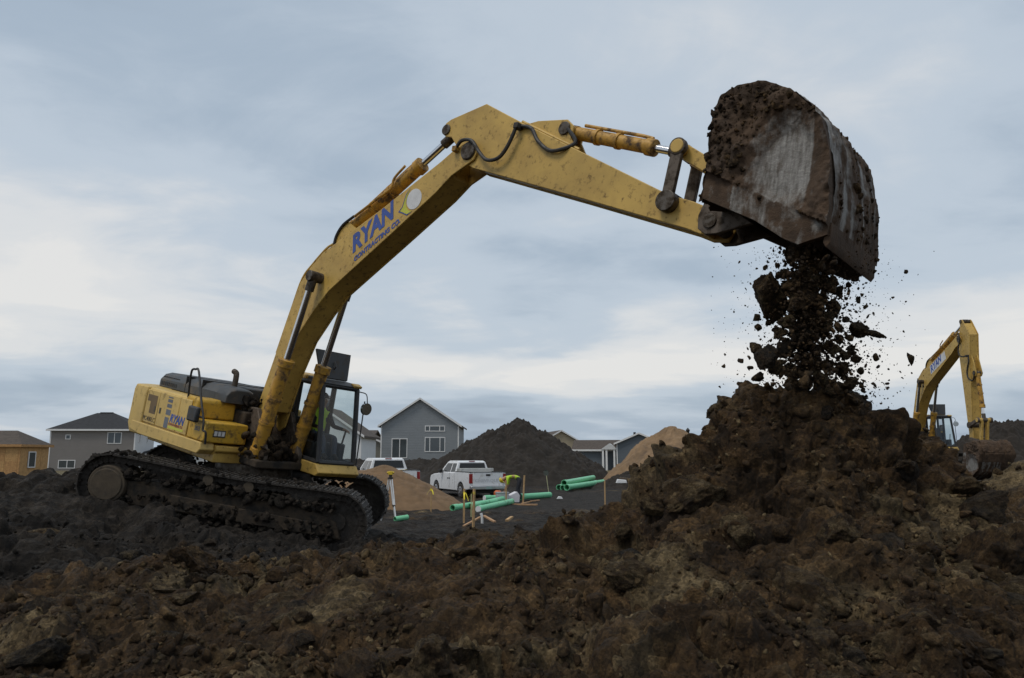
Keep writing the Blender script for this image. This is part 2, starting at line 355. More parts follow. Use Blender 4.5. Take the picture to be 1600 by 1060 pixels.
class RBF:
    def __init__(s, pts, sm=.02):
        P = np.array(pts, float); s.p = P[:, :2]; n = len(P)
        D = np.sqrt(((s.p[:, None] - s.p[None]) ** 2).sum(-1)); A = np.zeros((n + 3, n + 3)); A[:n, :n] = -D - 0 + np.eye(n) * -sm
        A[:n, n] = 1; A[:n, n + 1:] = s.p; A[n, :n] = 1; A[n + 1:, :n] = s.p.T
        s.w = np.linalg.solve(A, np.concatenate([P[:, 2], np.zeros(3)]))
    def __call__(s, x, y):
        r = s.w[-3] + s.w[-2] * x + s.w[-1] * y
        for (px, py), k in zip(s.p, s.w[:-3]): r = r - k * np.sqrt((x - px) ** 2 + (y - py) ** 2 + .09)
        return r
GP = [(-5,3.5,.3),(0,3.5,.3),(5,3.5,.3),(-9,4,.4),(9,4,.3),(-2.5,5.5,.48),(0,5.5,.5),(2.5,5.5,.4),(5,6,.4),(0,1,.2),(-6,0,.2),(6,0,.2),(0,-6,.1),
      (0,9.8,1.08),(-1,9.8,.98),(-2.2,10,.86),(-3.5,10,.80),(.8,9.5,1.15),(2,9,1.1),(-1.5,12.5,.50),(0,13,.45),(-3.2,13.2,.42),
      (-2.5,14.6,.34),(-3.3,14.3,.52),(-4.4,14.2,.78),(-5.5,14.2,1.0),(-6.6,14.2,1.18),(-7.7,14.1,1.34),(-8.7,14.5,1.5),(-5.5,16.7,.66),(-7.9,18.3,1.3),(-2.9,18.5,.42),(-2.0,16.5,.2),
      (-11,17,1.72),(-13.5,17,1.6),(-9.6,17.2,1.6),(-10,20,1.3),(-10,25,.5),(-4,7,.6),(-6,8,.75),(-8,11,1.1),(-5,11,.75),(-10.5,13,1.4),(-14,12,1.4),(-16,20,1.3),
      (0,19,.05),(3,19,0),(-4,23,0),(-3,20.5,.15),(0,25,0),(6,25,0),(0,35,0),(-10,33,.1),(-10,45,0),(0,45,0),(10,35,.1),(15,28,.4),(22,41,1.),(25,50,.8),(10,60,.1),(0,60,0),(-20,60,0),(-25,35,.4),
      (7.2,11,2.0),(6.4,11.3,1.5),(9,11,2.15),(9.5,8,1.2),(7,6.5,.5),(9,14,1.5),(10,18,.8),(5,14,.4),(3,13,.4),(13,10,1.6),(14,16,1.0)]
G0 = RBF(GP)
def sstep(a, b, x):
    t = np.clip((x - a) / (b - a), 0, 1); return t * t * (3 - 2 * t)
# first excavator: where it stands (origin on the ground under the swing centre; x forward, y left)
EX_O = Vector((-5.6217, 16.7302, .6894))
EX_R = Matrix(((.98462, -.03519, .17111), (.04713, .99669, -.06627), (-.16821, .07331, .98302)))
def ground_base(x, y):
    r = np.sqrt(x * x + y * y); g = G0(x, y) * (1 - sstep(55, 80, r))
    lx = EX_R[0][0] * (x - EX_O.x) + EX_R[1][0] * (y - EX_O.y); ly = EX_R[0][1] * (x - EX_O.x) + EX_R[1][1] * (y - EX_O.y)
    plane = EX_O.z - .171 * lx + .0745 * ly                  # packed strips under the crawler tracks
    inside = (1 - sstep(2.6, 3.1, np.abs(lx))) * (1 - sstep(1.75, 2.1, np.abs(ly)))
    return g * (1 - inside) + np.minimum(g, plane + .03) * inside, inside
def displaced(fun, x, y, amp):
    """smooth height field pushed out along its normal by the broken-earth relief"""
    z = fun(x, y); e = .06; dzx = (fun(x + e, y) - fun(x - e, y)) / (2 * e); dzy = (fun(x, y + e) - fun(x, y - e)) / (2 * e)
    L = np.sqrt(1 + dzx ** 2 + dzy ** 2); d = np.zeros(x.shape); near = amp > .004
    d[near] = broken(x[near], y[near], z[near]) * amp[near]
    return x - dzx / L * d, y - dzy / L * d, z + d / L
def ground_amp(x, y):
    r = np.sqrt(x * x + y * y); flat = sstep(17.5, 21.5, y - .9 * np.clip(-x - 5, 0, 8))
    return (1 - .68 * flat) * (1 - sstep(50, 80, r)) * (1 - .75 * ground_base(x, y)[1])
def ground_h(x, y, detail=True):
    x = np.asarray(x, float); y = np.asarray(y, float)
    if not detail: return ground_base(x, y)[0]
    return displaced(lambda a, b: ground_base(a, b)[0], x, y, ground_amp(x, y))[2]
def gz(x, y): return float(ground_h(np.array([x]), np.array([y]))[0])
def relax(A):
    B = A.copy(); B[1:-1, 1:-1] = .4 * A[1:-1, 1:-1] + .15 * (A[:-2, 1:-1] + A[2:, 1:-1] + A[1:-1, :-2] + A[1:-1, 2:]); return B
def grid_mesh(name, X, Y, Z, mat_, soil, parent=None, keep=None, smooth=True):
    nr, nc = X.shape; me = bpy.data.meshes.new(name)
    idx = np.arange(nr * nc).reshape(nr, nc)
    q = np.stack([idx[:-1, :-1], idx[:-1, 1:], idx[1:, 1:], idx[1:, :-1]], -1).reshape(-1, 4)
    if keep is not None:
        k = keep.reshape(-1)[q].any(1); q = q[k]
        used = np.unique(q); re = np.full(nr * nc, -1); re[used] = np.arange(len(used)); q = re[q]
    else: used = np.arange(nr * nc)
    co = np.stack([X, Y, Z], -1).reshape(-1, 3)[used]
    me.vertices.add(len(co)); me.vertices.foreach_set('co', co.astype(np.float32).ravel())
    me.loops.add(q.size); me.loops.foreach_set('vertex_index', q.ravel().astype(np.int32))
    me.polygons.add(len(q)); me.polygons.foreach_set('loop_start', np.arange(0, q.size, 4, dtype=np.int32)); me.polygons.foreach_set('loop_total', np.full(len(q), 4, dtype=np.int32))
    me.update(calc_edges=True); me.polygons.foreach_set('use_smooth', np.full(len(q), smooth, dtype=bool))
    if soil is not None:
        a = me.color_attributes.new('soil', 'FLOAT_COLOR', 'POINT')
        a.data.foreach_set('color', np.concatenate([soil.reshape(-1, 3)[used], np.ones((len(used), 1))], 1).astype(np.float32).ravel())
    me.materials.append(mat_); o = bpy.data.objects.new(name, me); COL.objects.link(o)
    if parent: o.parent = parent
    return o
def soil_mask(x, y):
    r = np.sqrt(x * x + y * y)
    blk = sstep(9.6, 12.5, y + .25 * fbm(x * .5, y * .5, 3, 77) * 4 + np.clip(-x - 2.5, 0, 6) * .85) * (1 - sstep(3, 8, x - .25 * (y - 12)) * (y < 18))
    ol = np.clip(.30 + .55 * fbm(x * .8, y * .8, 3, 88) + .2 * sstep(0, 3, x), 0, 1)
    gr = sstep(62, 75, r)
    blk = blk * (1 - .45 * sstep(18, 24, y) * np.clip(.5 + 1.2 * fbm(x * .22, y * .35, 3, 66), 0, 1))
    return np.stack([blk, ol, gr], -1)
def make_ground():
    az = np.concatenate([np.linspace(-180, -62, 30)[:-1], np.linspace(-62, -42, 60)[:-1], np.linspace(-42, 42, 760), np.linspace(42, 62, 60)[1:], np.linspace(62, 180, 30)[1:]]) * np.pi / 180
    rr = np.concatenate([[.02, .5, 1.2, 2.2, 3.2], np.geomspace(3.6, 30, 560), np.geomspace(30, 3000, 90)[1:]])
    A, Rr = np.meshgrid(az, rr); X = Rr * np.sin(A); Y = Rr * np.cos(A)
    SM = soil_mask(X, Y); X, Y, Z = displaced(lambda a, b: ground_base(a, b)[0], X, Y, ground_amp(X, Y)); X, Y, Z = relax(X), relax(Y), relax(Z)
    return tag(grid_mesh('ground', X, Y, Z, SOIL, SM, smooth=False), kind='structure')
ground = make_ground()
PP = [(3.3,9.6,3.12),(2.85,9.6,3.06),(4.0,9.6,2.98),(4.35,9.8,2.62),(4.9,10,2.62),(5.25,10,2.66),(5.65,10,2.1),(5.85,10,1.6),(6.3,10.4,1.68),(2.66,9.6,2.74),(2.36,9.7,2.36),(2.15,9.7,2.0),(1.8,9.7,1.72),(1.25,9.7,1.52),(.8,9.7,1.3),(0,9.6,1.0),
      (2.9,8,1.5),(2.9,8.8,2.3),(3.6,8.8,2.3),(4.6,8.8,1.95),(1.84,5.6,.45),(3.56,5.8,.4),(5.2,8.5,1.35),(.6,7.3,.72),(-.6,7.6,.62),(-.4,8.8,.9),(2.3,7.1,1.05),(3.4,7.0,1.0),(1.2,8.4,1.15),(4.4,7.2,.9),(6,7.2,.6),(0,6,.3),(1,4.6,.1),(4,4.6,.1),(6.5,8.8,1.1),
      (3.3,11,2.1),(3.3,12.4,1.0),(3.3,13.8,.1),(5.2,11.2,1.9),(5.2,12.6,.9),(5.2,14,.1),(1.2,11,1.0),(1.2,12.2,.2),(6.8,12,.5),(7.4,10,.9),(8,8,.4)]
P0 = RBF(PP, .01)
def pile_h(x, y): return displaced(P0, np.asarray(x, float), np.asarray(y, float), np.full(np.shape(x), 1.15))[2]
def make_pile():
    az = np.linspace(-9, 54, 700) * np.pi / 180; rr = np.geomspace(4.6, 15.5, 500)
    A, Rr = np.meshgrid(az, rr); X = Rr * np.sin(A); Y = Rr * np.cos(A)
    base = P0(X, Y); g = ground_base(X, Y)[0]
    sm = soil_mask(X, Y); sm[..., 0] = np.clip(.02 + .5 * fbm(X * .9, Y * .9, 2, 41), 0, 1) * .6
    sm[..., 1] = np.clip(.40 + .6 * fbm(X * .7, Y * .7, 3, 99) - .6 * sstep(1.7, 2.4, base), 0, 1)
    X, Y, Z = displaced(P0, X, Y, np.full(X.shape, 1.15)); X, Y, Z = relax(X), relax(Y), relax(Z)
    return tag(grid_mesh('dirt_pile', X, Y, Z, SOIL, sm, keep=base > g - .35, smooth=False), 'tall brown heap of freshly dumped soil clods below the raised bucket', 'dirt pile')
pile = make_pile()
def surf(x, y): return max(gz(x, y), float(pile_h(np.array([x]), np.array([y]))[0]) if -1 < x < 9 and 4.8 < y < 14 else -9)

# clods: lumpy rocks of soil, a few shapes shared
def clod_mesh(name, seed, sub, flat=1., rough=.14, cuts=13):
    bm = bmesh.new(); bmesh.ops.create_icosphere(bm, subdivisions=sub, radius=1.)
    o = Vector((seed * 3.7, seed * 1.9, seed * 5.3))
    rr = random.Random(seed); planes = [(Vector((rr.gauss(0, 1), rr.gauss(0, 1), rr.gauss(0, 1))).normalized(), rr.uniform(.42, .82)) for _ in range(cuts)]
    for v in bm.verts:
        p = v.co.copy() * (1 + .25 * mnoise.noise(v.co * 1.1 + o))
        for n, d in planes:
            k = p.dot(n) - d
            if k > 0: p -= n * k * .95
        q = p * 1.4; p *= 1 + rough * (mnoise.noise(q * 2.3 + o) + .8 * abs(mnoise.noise(q * 4.7 + o)) + .55 * mnoise.noise(q * 10 + o) + .35 * mnoise.noise(q * 21 + o))
        v.co = Vector((p.x, p.y * .85, p.z * flat)) * 1.25
    me = bpy.data.meshes.new(name); bm.to_mesh(me); bm.free()
    me.polygons.foreach_set('use_smooth', [sub > 2] * len(me.polygons))
    me.materials.append(SOIL); a = me.color_attributes.new('soil', 'FLOAT_COLOR', 'POINT')
    a.data.foreach_set('color', np.tile(np.array([(rr.random() < .12) * .55, rr.uniform(0, 1.), 0, 1], np.float32), len(me.vertices)))
    return me
BIG = [clod_mesh('clod', 100 + i, 5, .75) for i in range(8)]
MID = [clod_mesh('clod_small', 200 + i, 2, .8, .25, 9) for i in range(10)]
TINY = [clod_mesh('crumb', 300 + i, 1, .8, .3, 4) for i in range(10)]
def scatter_mesh(small, large, pos, size, soil, cut=.03, ol=.9):
    """copies of a few lump shapes joined into one array set; the larger ones get the finer shapes"""
    vs, fs, sl = [], [], []; off = 0; n = len(pos); q = rng.normal(size=(n, 4)); q /= np.linalg.norm(q, axis=1)[:, None]; a, b, c, d = q.T
    Rm = np.stack([1 - 2 * (c * c + d * d), 2 * (b * c - a * d), 2 * (b * d + a * c), 2 * (b * c + a * d), 1 - 2 * (b * b + d * d), 2 * (c * d - a * b), 2 * (b * d - a * c), 2 * (c * d + a * b), 1 - 2 * (b * b + c * c)], -1).reshape(n, 3, 3)
    pick = rng.integers(0, 10, n); big = size > cut
    for grp, src in ((~big, small), (big, large)):
        for k in range(len(src)):
            ii = np.nonzero(grp & (pick == k))[0]
            if not len(ii): continue
            V = np.array([v.co for v in src[k].vertices]); T = np.array([p.vertices for p in src[k].polygons])
            P = np.einsum('nij,nvj->nvi', Rm[ii] * size[ii][:, None, None], V[None] * rng.uniform(.5, 1.45, (len(ii), 1, 3))) + pos[ii][:, None]
            vs.append(P.reshape(-1, 3)); fs.append((T[None] + (off + np.arange(len(ii)) * len(V))[:, None, None]).reshape(-1, 3)); off += len(ii) * len(V)
            so = soil[ii].copy(); so[:, 1] = rng.uniform(0, ol, len(ii)) * (.55 if src is large else 1); sl.append(np.repeat(so, len(V), 0))
    return np.concatenate(vs), np.concatenate(fs), np.concatenate(sl)
def fill_tris(me, vs, fs, sl):
    me.vertices.add(len(vs)); me.vertices.foreach_set('co', vs.astype(np.float32).ravel()); me.loops.add(fs.size); me.loops.foreach_set('vertex_index', fs.ravel().astype(np.int32))
    me.polygons.add(len(fs)); me.polygons.foreach_set('loop_start', np.arange(0, fs.size, 3, dtype=np.int32)); me.polygons.foreach_set('loop_total', np.full(len(fs), 3, dtype=np.int32)); me.update(calc_edges=True)
    a = me.color_attributes.new('soil', 'FLOAT_COLOR', 'POINT'); a.data.foreach_set('color', np.concatenate([sl, np.ones((len(sl), 1))], 1).astype(np.float32).ravel())
def put_clods():
    rr = random.Random(5)
    n = 0
    while n < 140:                       # the big ones, each an object of its own
        a = R(rr.uniform(-36, 38)); d = rr.uniform(5.2, 10.5) if n < 85 or n >= 110 else rr.uniform(10, 17); x = d * math.sin(a); y = d * math.cos(a)
        if -9 < x < -1.5 and 13.2 < y < 20: continue
        zg = gz(x, y); zp = surf(x, y); par = pile if zp > zg else ground
        s = rr.uniform(.07, .20) * (1.35 if rr.random() < .2 else 1) if n < 110 else rr.uniform(.20, .38)
        o = bpy.data.objects.new('clod', rr.choice(BIG)); COL.objects.link(o); o.parent = par
        o.location = (x, y, zp - s * (.05 if s < .2 else .3)); o.rotation_euler = (rr.uniform(-.5, .5), rr.uniform(-.5, .5), rr.uniform(0, 6.3)); o.scale = (s * rr.uniform(.8, 1.4), s, s * rr.uniform(.7, 1.1)); n += 1
    # the small crumbs, past counting
    n = 30000; az = rng.uniform(-39, 40, n) * np.pi / 180; d = 4.9 * (14.5 / 4.9) ** rng.uniform(0, 1, n) ** .9; x = d * np.sin(az); y = d * np.cos(az)
    dens = .42 + 1.0 * fbm(x * .7, y * .7, 3, 140); keep = (rng.uniform(0, 1, n) < dens) & ~((x > -8.6) & (x < -2.2) & (y > 14.7) & (y < 19)); x, y = x[keep], y[keep]; n = len(x)
    onp = (x > -1) & (x < 9)
    gx, gy, gz_ = displaced(lambda a, b: ground_base(a, b)[0], x, y, ground_amp(x, y)); qx, qy, qz = displaced(P0, x, y, np.full(n, 1.15)); use = onp & (qz > gz_)
    x, y, z = np.where(use, qx, gx), np.where(use, qy, gy), np.where(use, qz, gz_); sz = np.clip(rng.lognormal(-4.25, .62, n), .007, .085)
    vs, fs, sl = scatter_mesh(TINY, MID, np.stack([x, y, z + sz * .3], -1), sz, soil_mask(x, y)); me = bpy.data.meshes.new('crumbs'); fill_tris(me, vs, fs, sl)
    me.materials.append(SOIL); o = bpy.data.objects.new('soil_crumbs', me); COL.objects.link(o)
    tag(o, 'small crumbs of loose soil scattered over the churned ground', 'soil crumbs', kind='stuff')
put_clods()

# ------------------------------------------------------------------ heaps on the site
def at(px, d):                          # world x of an image column at depth d
    return (px - 800) / F_PX * d
def heap(name, x, y, rx, ry, h, mat_, label, cat, seed, rough=.12, rot=0., ridge=0., n=110, power=1.15, base=None):
    th = np.linspace(0, 2 * np.pi, n * 2 + 1); rr = np.linspace(0, 1.12, n)
    T, Q = np.meshgrid(th, rr); lx = Q * np.cos(T) * rx; ly = Q * np.sin(T) * ry
    ex = np.sign(lx) * np.maximum(np.abs(lx) - ridge, 0) if ridge else lx
    X = x + lx * math.cos(rot) - ly * math.sin(rot); Y = y + lx * math.sin(rot) + ly * math.cos(rot)
    q = np.sqrt((ex / (rx - ridge)) ** 2 + (ly / ry) ** 2)
    prof = np.clip((1 - np.sqrt(q * q + .085)) / (1 - .2915), -.15, 1)
    prof = prof * (1 + .10 * fbm(X * .5 + seed, Y * .5, 2, seed))
    b = base if base is not None else ground_h(X, Y, False)
    nzz = rough * (fbm(X * .8 + seed, Y * .8, 3, seed) * 1.2 + 1.1 * (clods(X * 1.6 + seed, Y * 1.6, seed) - .3) + .5 * clods(X * 4, Y * 4, seed + 3) + .4 * fbm(X * 4, Y * 4, 3, seed + 9))
    Z = b + h * prof + nzz * np.clip(prof * 6, 0, 1)
    return tag(grid_mesh(name, X, Y, Z, mat_, None), label, cat)
heap('sand_heap', at(596, 33), 33.2, 3.75, 2.9, 1.62, SAND, 'small heap of brown sand in front of the half hidden white truck', 'sand heap', 3, .05)
heap('topsoil_heap', at(803, 60), 61, 8.3, 7.0, 4.3, DARKS, 'tall dark topsoil heap behind the white pickup and pipes', 'dirt pile', 5, .26)
heap('topsoil_bank', at(622, 66), 68, 13, 4.5, 1.6, DARKS, 'long low dark soil bank below the grey gabled house', 'dirt pile', 8, .16, ridge=9)
heap('tan_sand_heap', at(1052, 56), 57, 5.6, 5.4, 3.75, SAND2, 'tan sand heap rising beside the left shoulder of the brown pile', 'sand heap', 12, .12)
heap('dark_soil_heap', at(1590, 46), 47, 6, 4, 2.9, DARKS, 'dark soil heap behind the distant excavator bucket at the right edge', 'dirt pile', 15, .25)
heap('soil_bank', at(1003, 49), 49, 3.4, 1.8, .9, DARKS, 'low dark soil bank before the tan sand heap', 'dirt pile', 19, .15)

# ------------------------------------------------------------------ houses
SID1 = None
def siding(name, col, pitch=.2, rough=.7):
    m = mat(name, col, rough, var=.05, scale=.6); t = m.node_tree; b = t.nodes['Principled BSDF']
    tc = t.nodes.new('ShaderNodeTexCoord'); sp = t.nodes.new('ShaderNodeSeparateXYZ'); t.links.new(tc.outputs['Object'], sp.inputs[0])
    saw = math_n(t, 'FRACT', math_n(t, 'DIVIDE', sp.outputs[2], pitch))
    bp = t.nodes.new('ShaderNodeBump'); bp.inputs['Strength'].default_value = .8; bp.inputs['Distance'].default_value = .03
    t.links.new(saw, bp.inputs['Height']); t.links.new(bp.outputs[0], b.inputs['Normal']); return m
S_GREY = siding('blue_grey_siding', (.23, .25, .27)); S_GREY2 = siding('warm_grey_siding', (.21, .195, .185)); S_BLUE = siding('slate_blue_siding', (.105, .125, .148))
S_TAN = siding('tan_siding', (.36, .30, .21)); S_WRAP = mat('house_wrap', (.62, .64, .66), .6, var=.06); S_GREEN = siding('olive_grey_siding', (.20, .195, .17))
S_WHITE = siding('white_siding', (.60, .61, .62))
TRIM = mat('white_trim', (.66, .66, .66), .6, var=.04)
ROOFD = mat('dark_shingles', (.028, .029, .033), .9, var=.25, scale=3, bump=.5, bscale=9); ROOFB = mat('brown_shingles', (.075, .06, .05), .9, var=.25, scale=3, bump=.5, bscale=9)
OSB = mat('osb_sheathing', (.40, .235, .095), .85, var=.28, scale=5)
OSB2 = mat('osb_sheathing_dark', (.36, .20, .08), .85, var=.28, scale=6)
WPANE = mat('window_glass', (.05, .06, .065), .06, var=.1, spec=.8)
def window(par, x0, x1, z0, z1, splits=(), fr=.09, y=0., axis='x', name='window', border=None):
    """framed window proud of a wall in the plane y (axis x) or x = y (axis y)"""
    M = Matrix.Identity(4) if axis == 'x' else Matrix(((0, -1, 0, y), (1, 0, 0, 0), (0, 0, 1, 0), (0, 0, 0, 1)))
    yy = y if axis == 'x' else 0.
    b = MB(M); b.box((x0, yy - .06, z0), (x1, yy + .02, z0 + fr)); b.box((x0, yy - .06, z1 - fr), (x1, yy + .02, z1))
    b.box((x0, yy - .06, z0 + fr), (x0 + fr, yy + .02, z1 - fr)); b.box((x1 - fr, yy - .06, z0 + fr), (x1, yy + .02, z1 - fr))
    for s in splits: b.box((s - fr / 2, yy - .06, z0 + fr), (s + fr / 2, yy + .02, z1 - fr))
    o = b.build(name, TRIM, par, smooth=False)
    ed = [x0 + fr] + [v for s in splits for v in (s - fr / 2, s + fr / 2)] + [x1 - fr]
    for i in range(0, len(ed), 2): MB(M).box((ed[i], yy - .025, z0 + fr), (ed[i + 1], yy - .012, z1 - fr)).build('pane', WPANE, o, smooth=False)
    return o
def gable_house(name, label, px, d, hw, depth, eave, ridge, wall_m, roof_m, yaw=0., wins=(), oh=.4, base=0., cat='house', vent=None, trim=True):
    """gable end towards the camera; local x along the facade, y away, front at y = 0"""
    root = empty(name, (at(px, d), d, base), yaw); tag(root, label, cat)
    MB().prism([(-hw, -1.5), (hw, -1.5), (hw, eave), (0, ridge), (-hw, eave)], 0, depth).build('wall', wall_m, root, smooth=False)
    k = (ridge - eave) / hw; th = .22; L = math.hypot(1, k)
    r = MB()
    for s in (-1, 1):
        r.prism([(0, ridge + .02), (s * (hw + oh), eave - oh * k + .02), (s * (hw + oh), eave - oh * k + th), (0, ridge + th + .02)], -oh, depth + oh)
    rf = r.build('roof', roof_m, root, smooth=False)
    if trim:
        for s in (-1, 1):
            MB().prism([(0, ridge + .03), (s * (hw + oh + .02), eave - oh * k + .01), (s * (hw + oh + .02), eave - oh * k + th + .03), (0, ridge + th + .05)], -oh - .06, -oh - .003).build('fascia', TRIM, rf, smooth=False)
            MB().box((s * hw - .07, -.03, -1), (s * hw + .07, .05, eave - .05)).build('corner_board', TRIM, root, smooth=False)
    for wn in wins: window(root, *wn[:4], splits=wn[4] if len(wn) > 4 else ())
    if vent: MB().cyl((vent[0], depth * .4, vent[1]), (vent[0], depth * .4, vent[1] + .7), .18).build('roof_vent', ROOFD, rf)
    return root
def hip_house(name, label, px, d, hw, depth, eave, ridge, wall_m, roof_m, yaw=0., wins=(), side_wins=(), oh=.45, base=0., rl=1.2, side_m=None, trim_m=None):
    TR = trim_m or TRIM
    root = empty(name, (at(px, d), d, base), yaw); tag(root, label, 'house')
    MB().box((-hw, 0, -1.5), (hw, depth, eave)).build('wall', wall_m, root, smooth=False)
    if side_m: MB().box((hw + .004, .0, -1.5), (hw + .05, depth, eave - .01)).build('side_wall', side_m, root, smooth=False)
    b = MB(); z0 = eave; a = hw + oh; c0 = -oh; c1 = depth + oh; ym = depth / 2
    v = [(-a, c0, z0), (a, c0, z0), (a, c1, z0), (-a, c1, z0), (-rl, ym, ridge), (rl, ym, ridge)]
    b.add(v, [(0, 1, 5, 4), (1, 2, 5), (2, 3, 4, 5), (3, 0, 4), (3, 2, 1, 0)]); rf = b.build('roof', roof_m, root, smooth=False)
    e = MB(); e.box((-a - .03, c0 - .03, z0 - .22), (a + .03, c0 + .12, z0 + .02)); e.box((a - .12, c0 + .13, z0 - .22), (a + .03, c1, z0 + .02)); e.box((-a - .03, c0 + .13, z0 - .22), (-a + .12, c1, z0 + .02)); e.build('eave_trim', TR, rf, smooth=False)
    for s in (-1, 1): MB().box((s * hw - .08, -.04, -1), (s * hw + .08, .06, eave - .23)).build('corner_board', TR, root, smooth=False)
    for wn in wins: window(root, *wn[:4], splits=wn[4] if len(wn) > 4 else (), y=0.)
    for wn in side_wins: window(root, *wn[:4], y=hw + .06, axis='y')
    if not trim_m: MB().box((-rl * .6, ym - .12, ridge - .02), (rl * .9, ym + .12, ridge + .10)).build('ridge_vent', roof_m, rf, smooth=False)
    return root
gable_house('grey_house', 'blue grey gabled house with patio door facing the site', 657, 97, 4.75, 11, 5.75, 8.9, S_GREY, ROOFB,
            wins=[(-3.45, -1.5, 1.75, 4.15, (-2.45,)), (.62, 3.15, 2.5, 4.3, (1.25, 2.5)), (.62, 3.1, 5.0, 5.72, (1.2, 2.45))], vent=(-.9, 8.2))
hip_house('grey_house', 'two storey warm grey house with dark hip roof behind the counterweight', 150, 110, 5.75, 6.6, 5.7, 8.15, S_GREY2, ROOFD, yaw=R(3), side_m=S_WHITE,
          wins=[(2.0, 3.95, 3.7, 5.3, (2.98,)), (-3.7, -3.0, 4.3, 4.95), (-4.4, -2.1, .3, 1.45, (-3.2,))], side_wins=[(1.2, 1.7, 3.9, 5.1), (3.9, 4.4, 3.9, 5.1)])
hip_house('grey_garage', 'low dark roofed garage wing beside the warm grey house', 252, 113, 2.6, 5, 2.3, 3.3, S_WHITE, ROOFD, rl=.5)
def osb_house():
    root = hip_house('unfinished_house', 'unfinished single storey house in orange wood sheathing at left edge', -43.4, 75, 5.05, 4.7, 3.1, 4.5, OSB, ROOFB, rl=3.2, side_wins=[(1.3, 2.45, .9, 2.45)], trim_m=OSB2, oh=.3)
    pm = [MB().box((0, -.022, 0), (1.2, -.002, 2.42)).build('x', m, None, smooth=False) for m in (OSB, OSB2)]
    for i in range(8):
        for j, (z0, sc) in enumerate(((-.9, 1.), (1.535, .52))):
            o = bpy.data.objects.new('sheathing_panel', pm[(i * 3 + j) % 2].data); COL.objects.link(o); o.parent = root; o.location = (-5.0 + i * 1.245, 0, z0); o.scale = (1, 1, sc)
    for i in range(3):
        if i == 1: continue
        o = bpy.data.objects.new('sheathing_panel', pm[i % 2].data); COL.objects.link(o); o.parent = root; o.location = (5.05, .05 + i * 1.55 + (.25 if i == 2 else 0), -.9); o.rotation_euler = (0, 0, R(90)); o.scale = (1, 1, 1.52)
    for p in pm: bpy.data.objects.remove(p)
osb_house()
gable_house('wrapped_house', 'white wrapped unfinished gabled house seen through the cab windows', 503, 80, 4.1, 9, 4.1, 6.9, S_WRAP, ROOFB, trim=True)
gable_house('olive_house', 'olive grey gabled house between the cab and the grey house', 556, 106, 4.3, 8, 3.4, 5.45, S_GREEN, ROOFB)
gable_house('brown_roof_house', 'house with long brown roof peeking behind the olive grey gable', 588, 118, 4.6, 6, 4.4, 5.6, S_GREEN, ROOFB, yaw=R(90), trim=False)
gable_house('tan_house', 'tan gabled house behind the dark topsoil heap', 876, 130, 3.0, 12, 4.3, 6.0, S_TAN, ROOFB, yaw=R(8))
def blue_house():
    root = gable_house('blue_house', 'slate blue house with white porch columns beside the tan sand heap', 997, 110, 3.1, 9, 3.7, 5.0, S_BLUE, ROOFB, yaw=R(-12), vent=(-.8, 4.7))
    # side wing to the left with its own roof, and the porch
    MB().box((-9.3, 1.5, -1.5), (-3.105, 7, 2.9)).build('wing_wall', S_BLUE, root, smooth=False)
    MB(Matrix(((0, -1, 0, 0), (1, 0, 0, 0), (0, 0, 1, 0), (0, 0, 0, 1)))).prism([(1.05, 2.75), (4.2, 4.15), (7.4, 2.75), (7.4, 2.9), (4.2, 4.32), (1.05, 2.9)], 2.9, 9.7).build('wing_roof', ROOFB, root, smooth=False)
    MB().box((-9.7, .98, 2.68), (-2.9, 1.04, 2.93)).build('fascia', TRIM, root, smooth=False)
    MB().prism([(-5.4, 2.9), (-4.2, 3.75), (-3.0, 2.9)], .1, 3.5).build('porch_gable', S_WHITE, root, smooth=False)
    for x in (-5.1, -4.6, -3.5): MB().box((x - .13, .2, -1.2), (x + .13, .46, 2.9)).build('porch_column', TRIM, root, smooth=False)
blue_house()
gable_house('white_shed', 'small white gable showing below the counterweight', 318, 100, 1.1, 2, 1.9, 2.5, S_WHITE, ROOFD, trim=False, cat='shed')
def lamp_post():
    x, y = at(1073, 100), 100; r = empty('street_lamp', (x, y, 0)); tag(r, 'dark post top street lamp above the tan sand heap', 'street lamp')
    MB().tube([(0, 0, -.5), (0, 0, .8), (0, 0, 4.7)], [.11, .08, .06]).build('post', BLACK, r)
    MB().cyl((0, 0, 4.7), (0, 0, 5.25), .13, .26, 8).build('lantern', DGLASS, r); MB().cyl((0, 0, 5.25), (0, 0, 5.55), .3, .04, 8).build('cap', BLACK, r)
lamp_post()

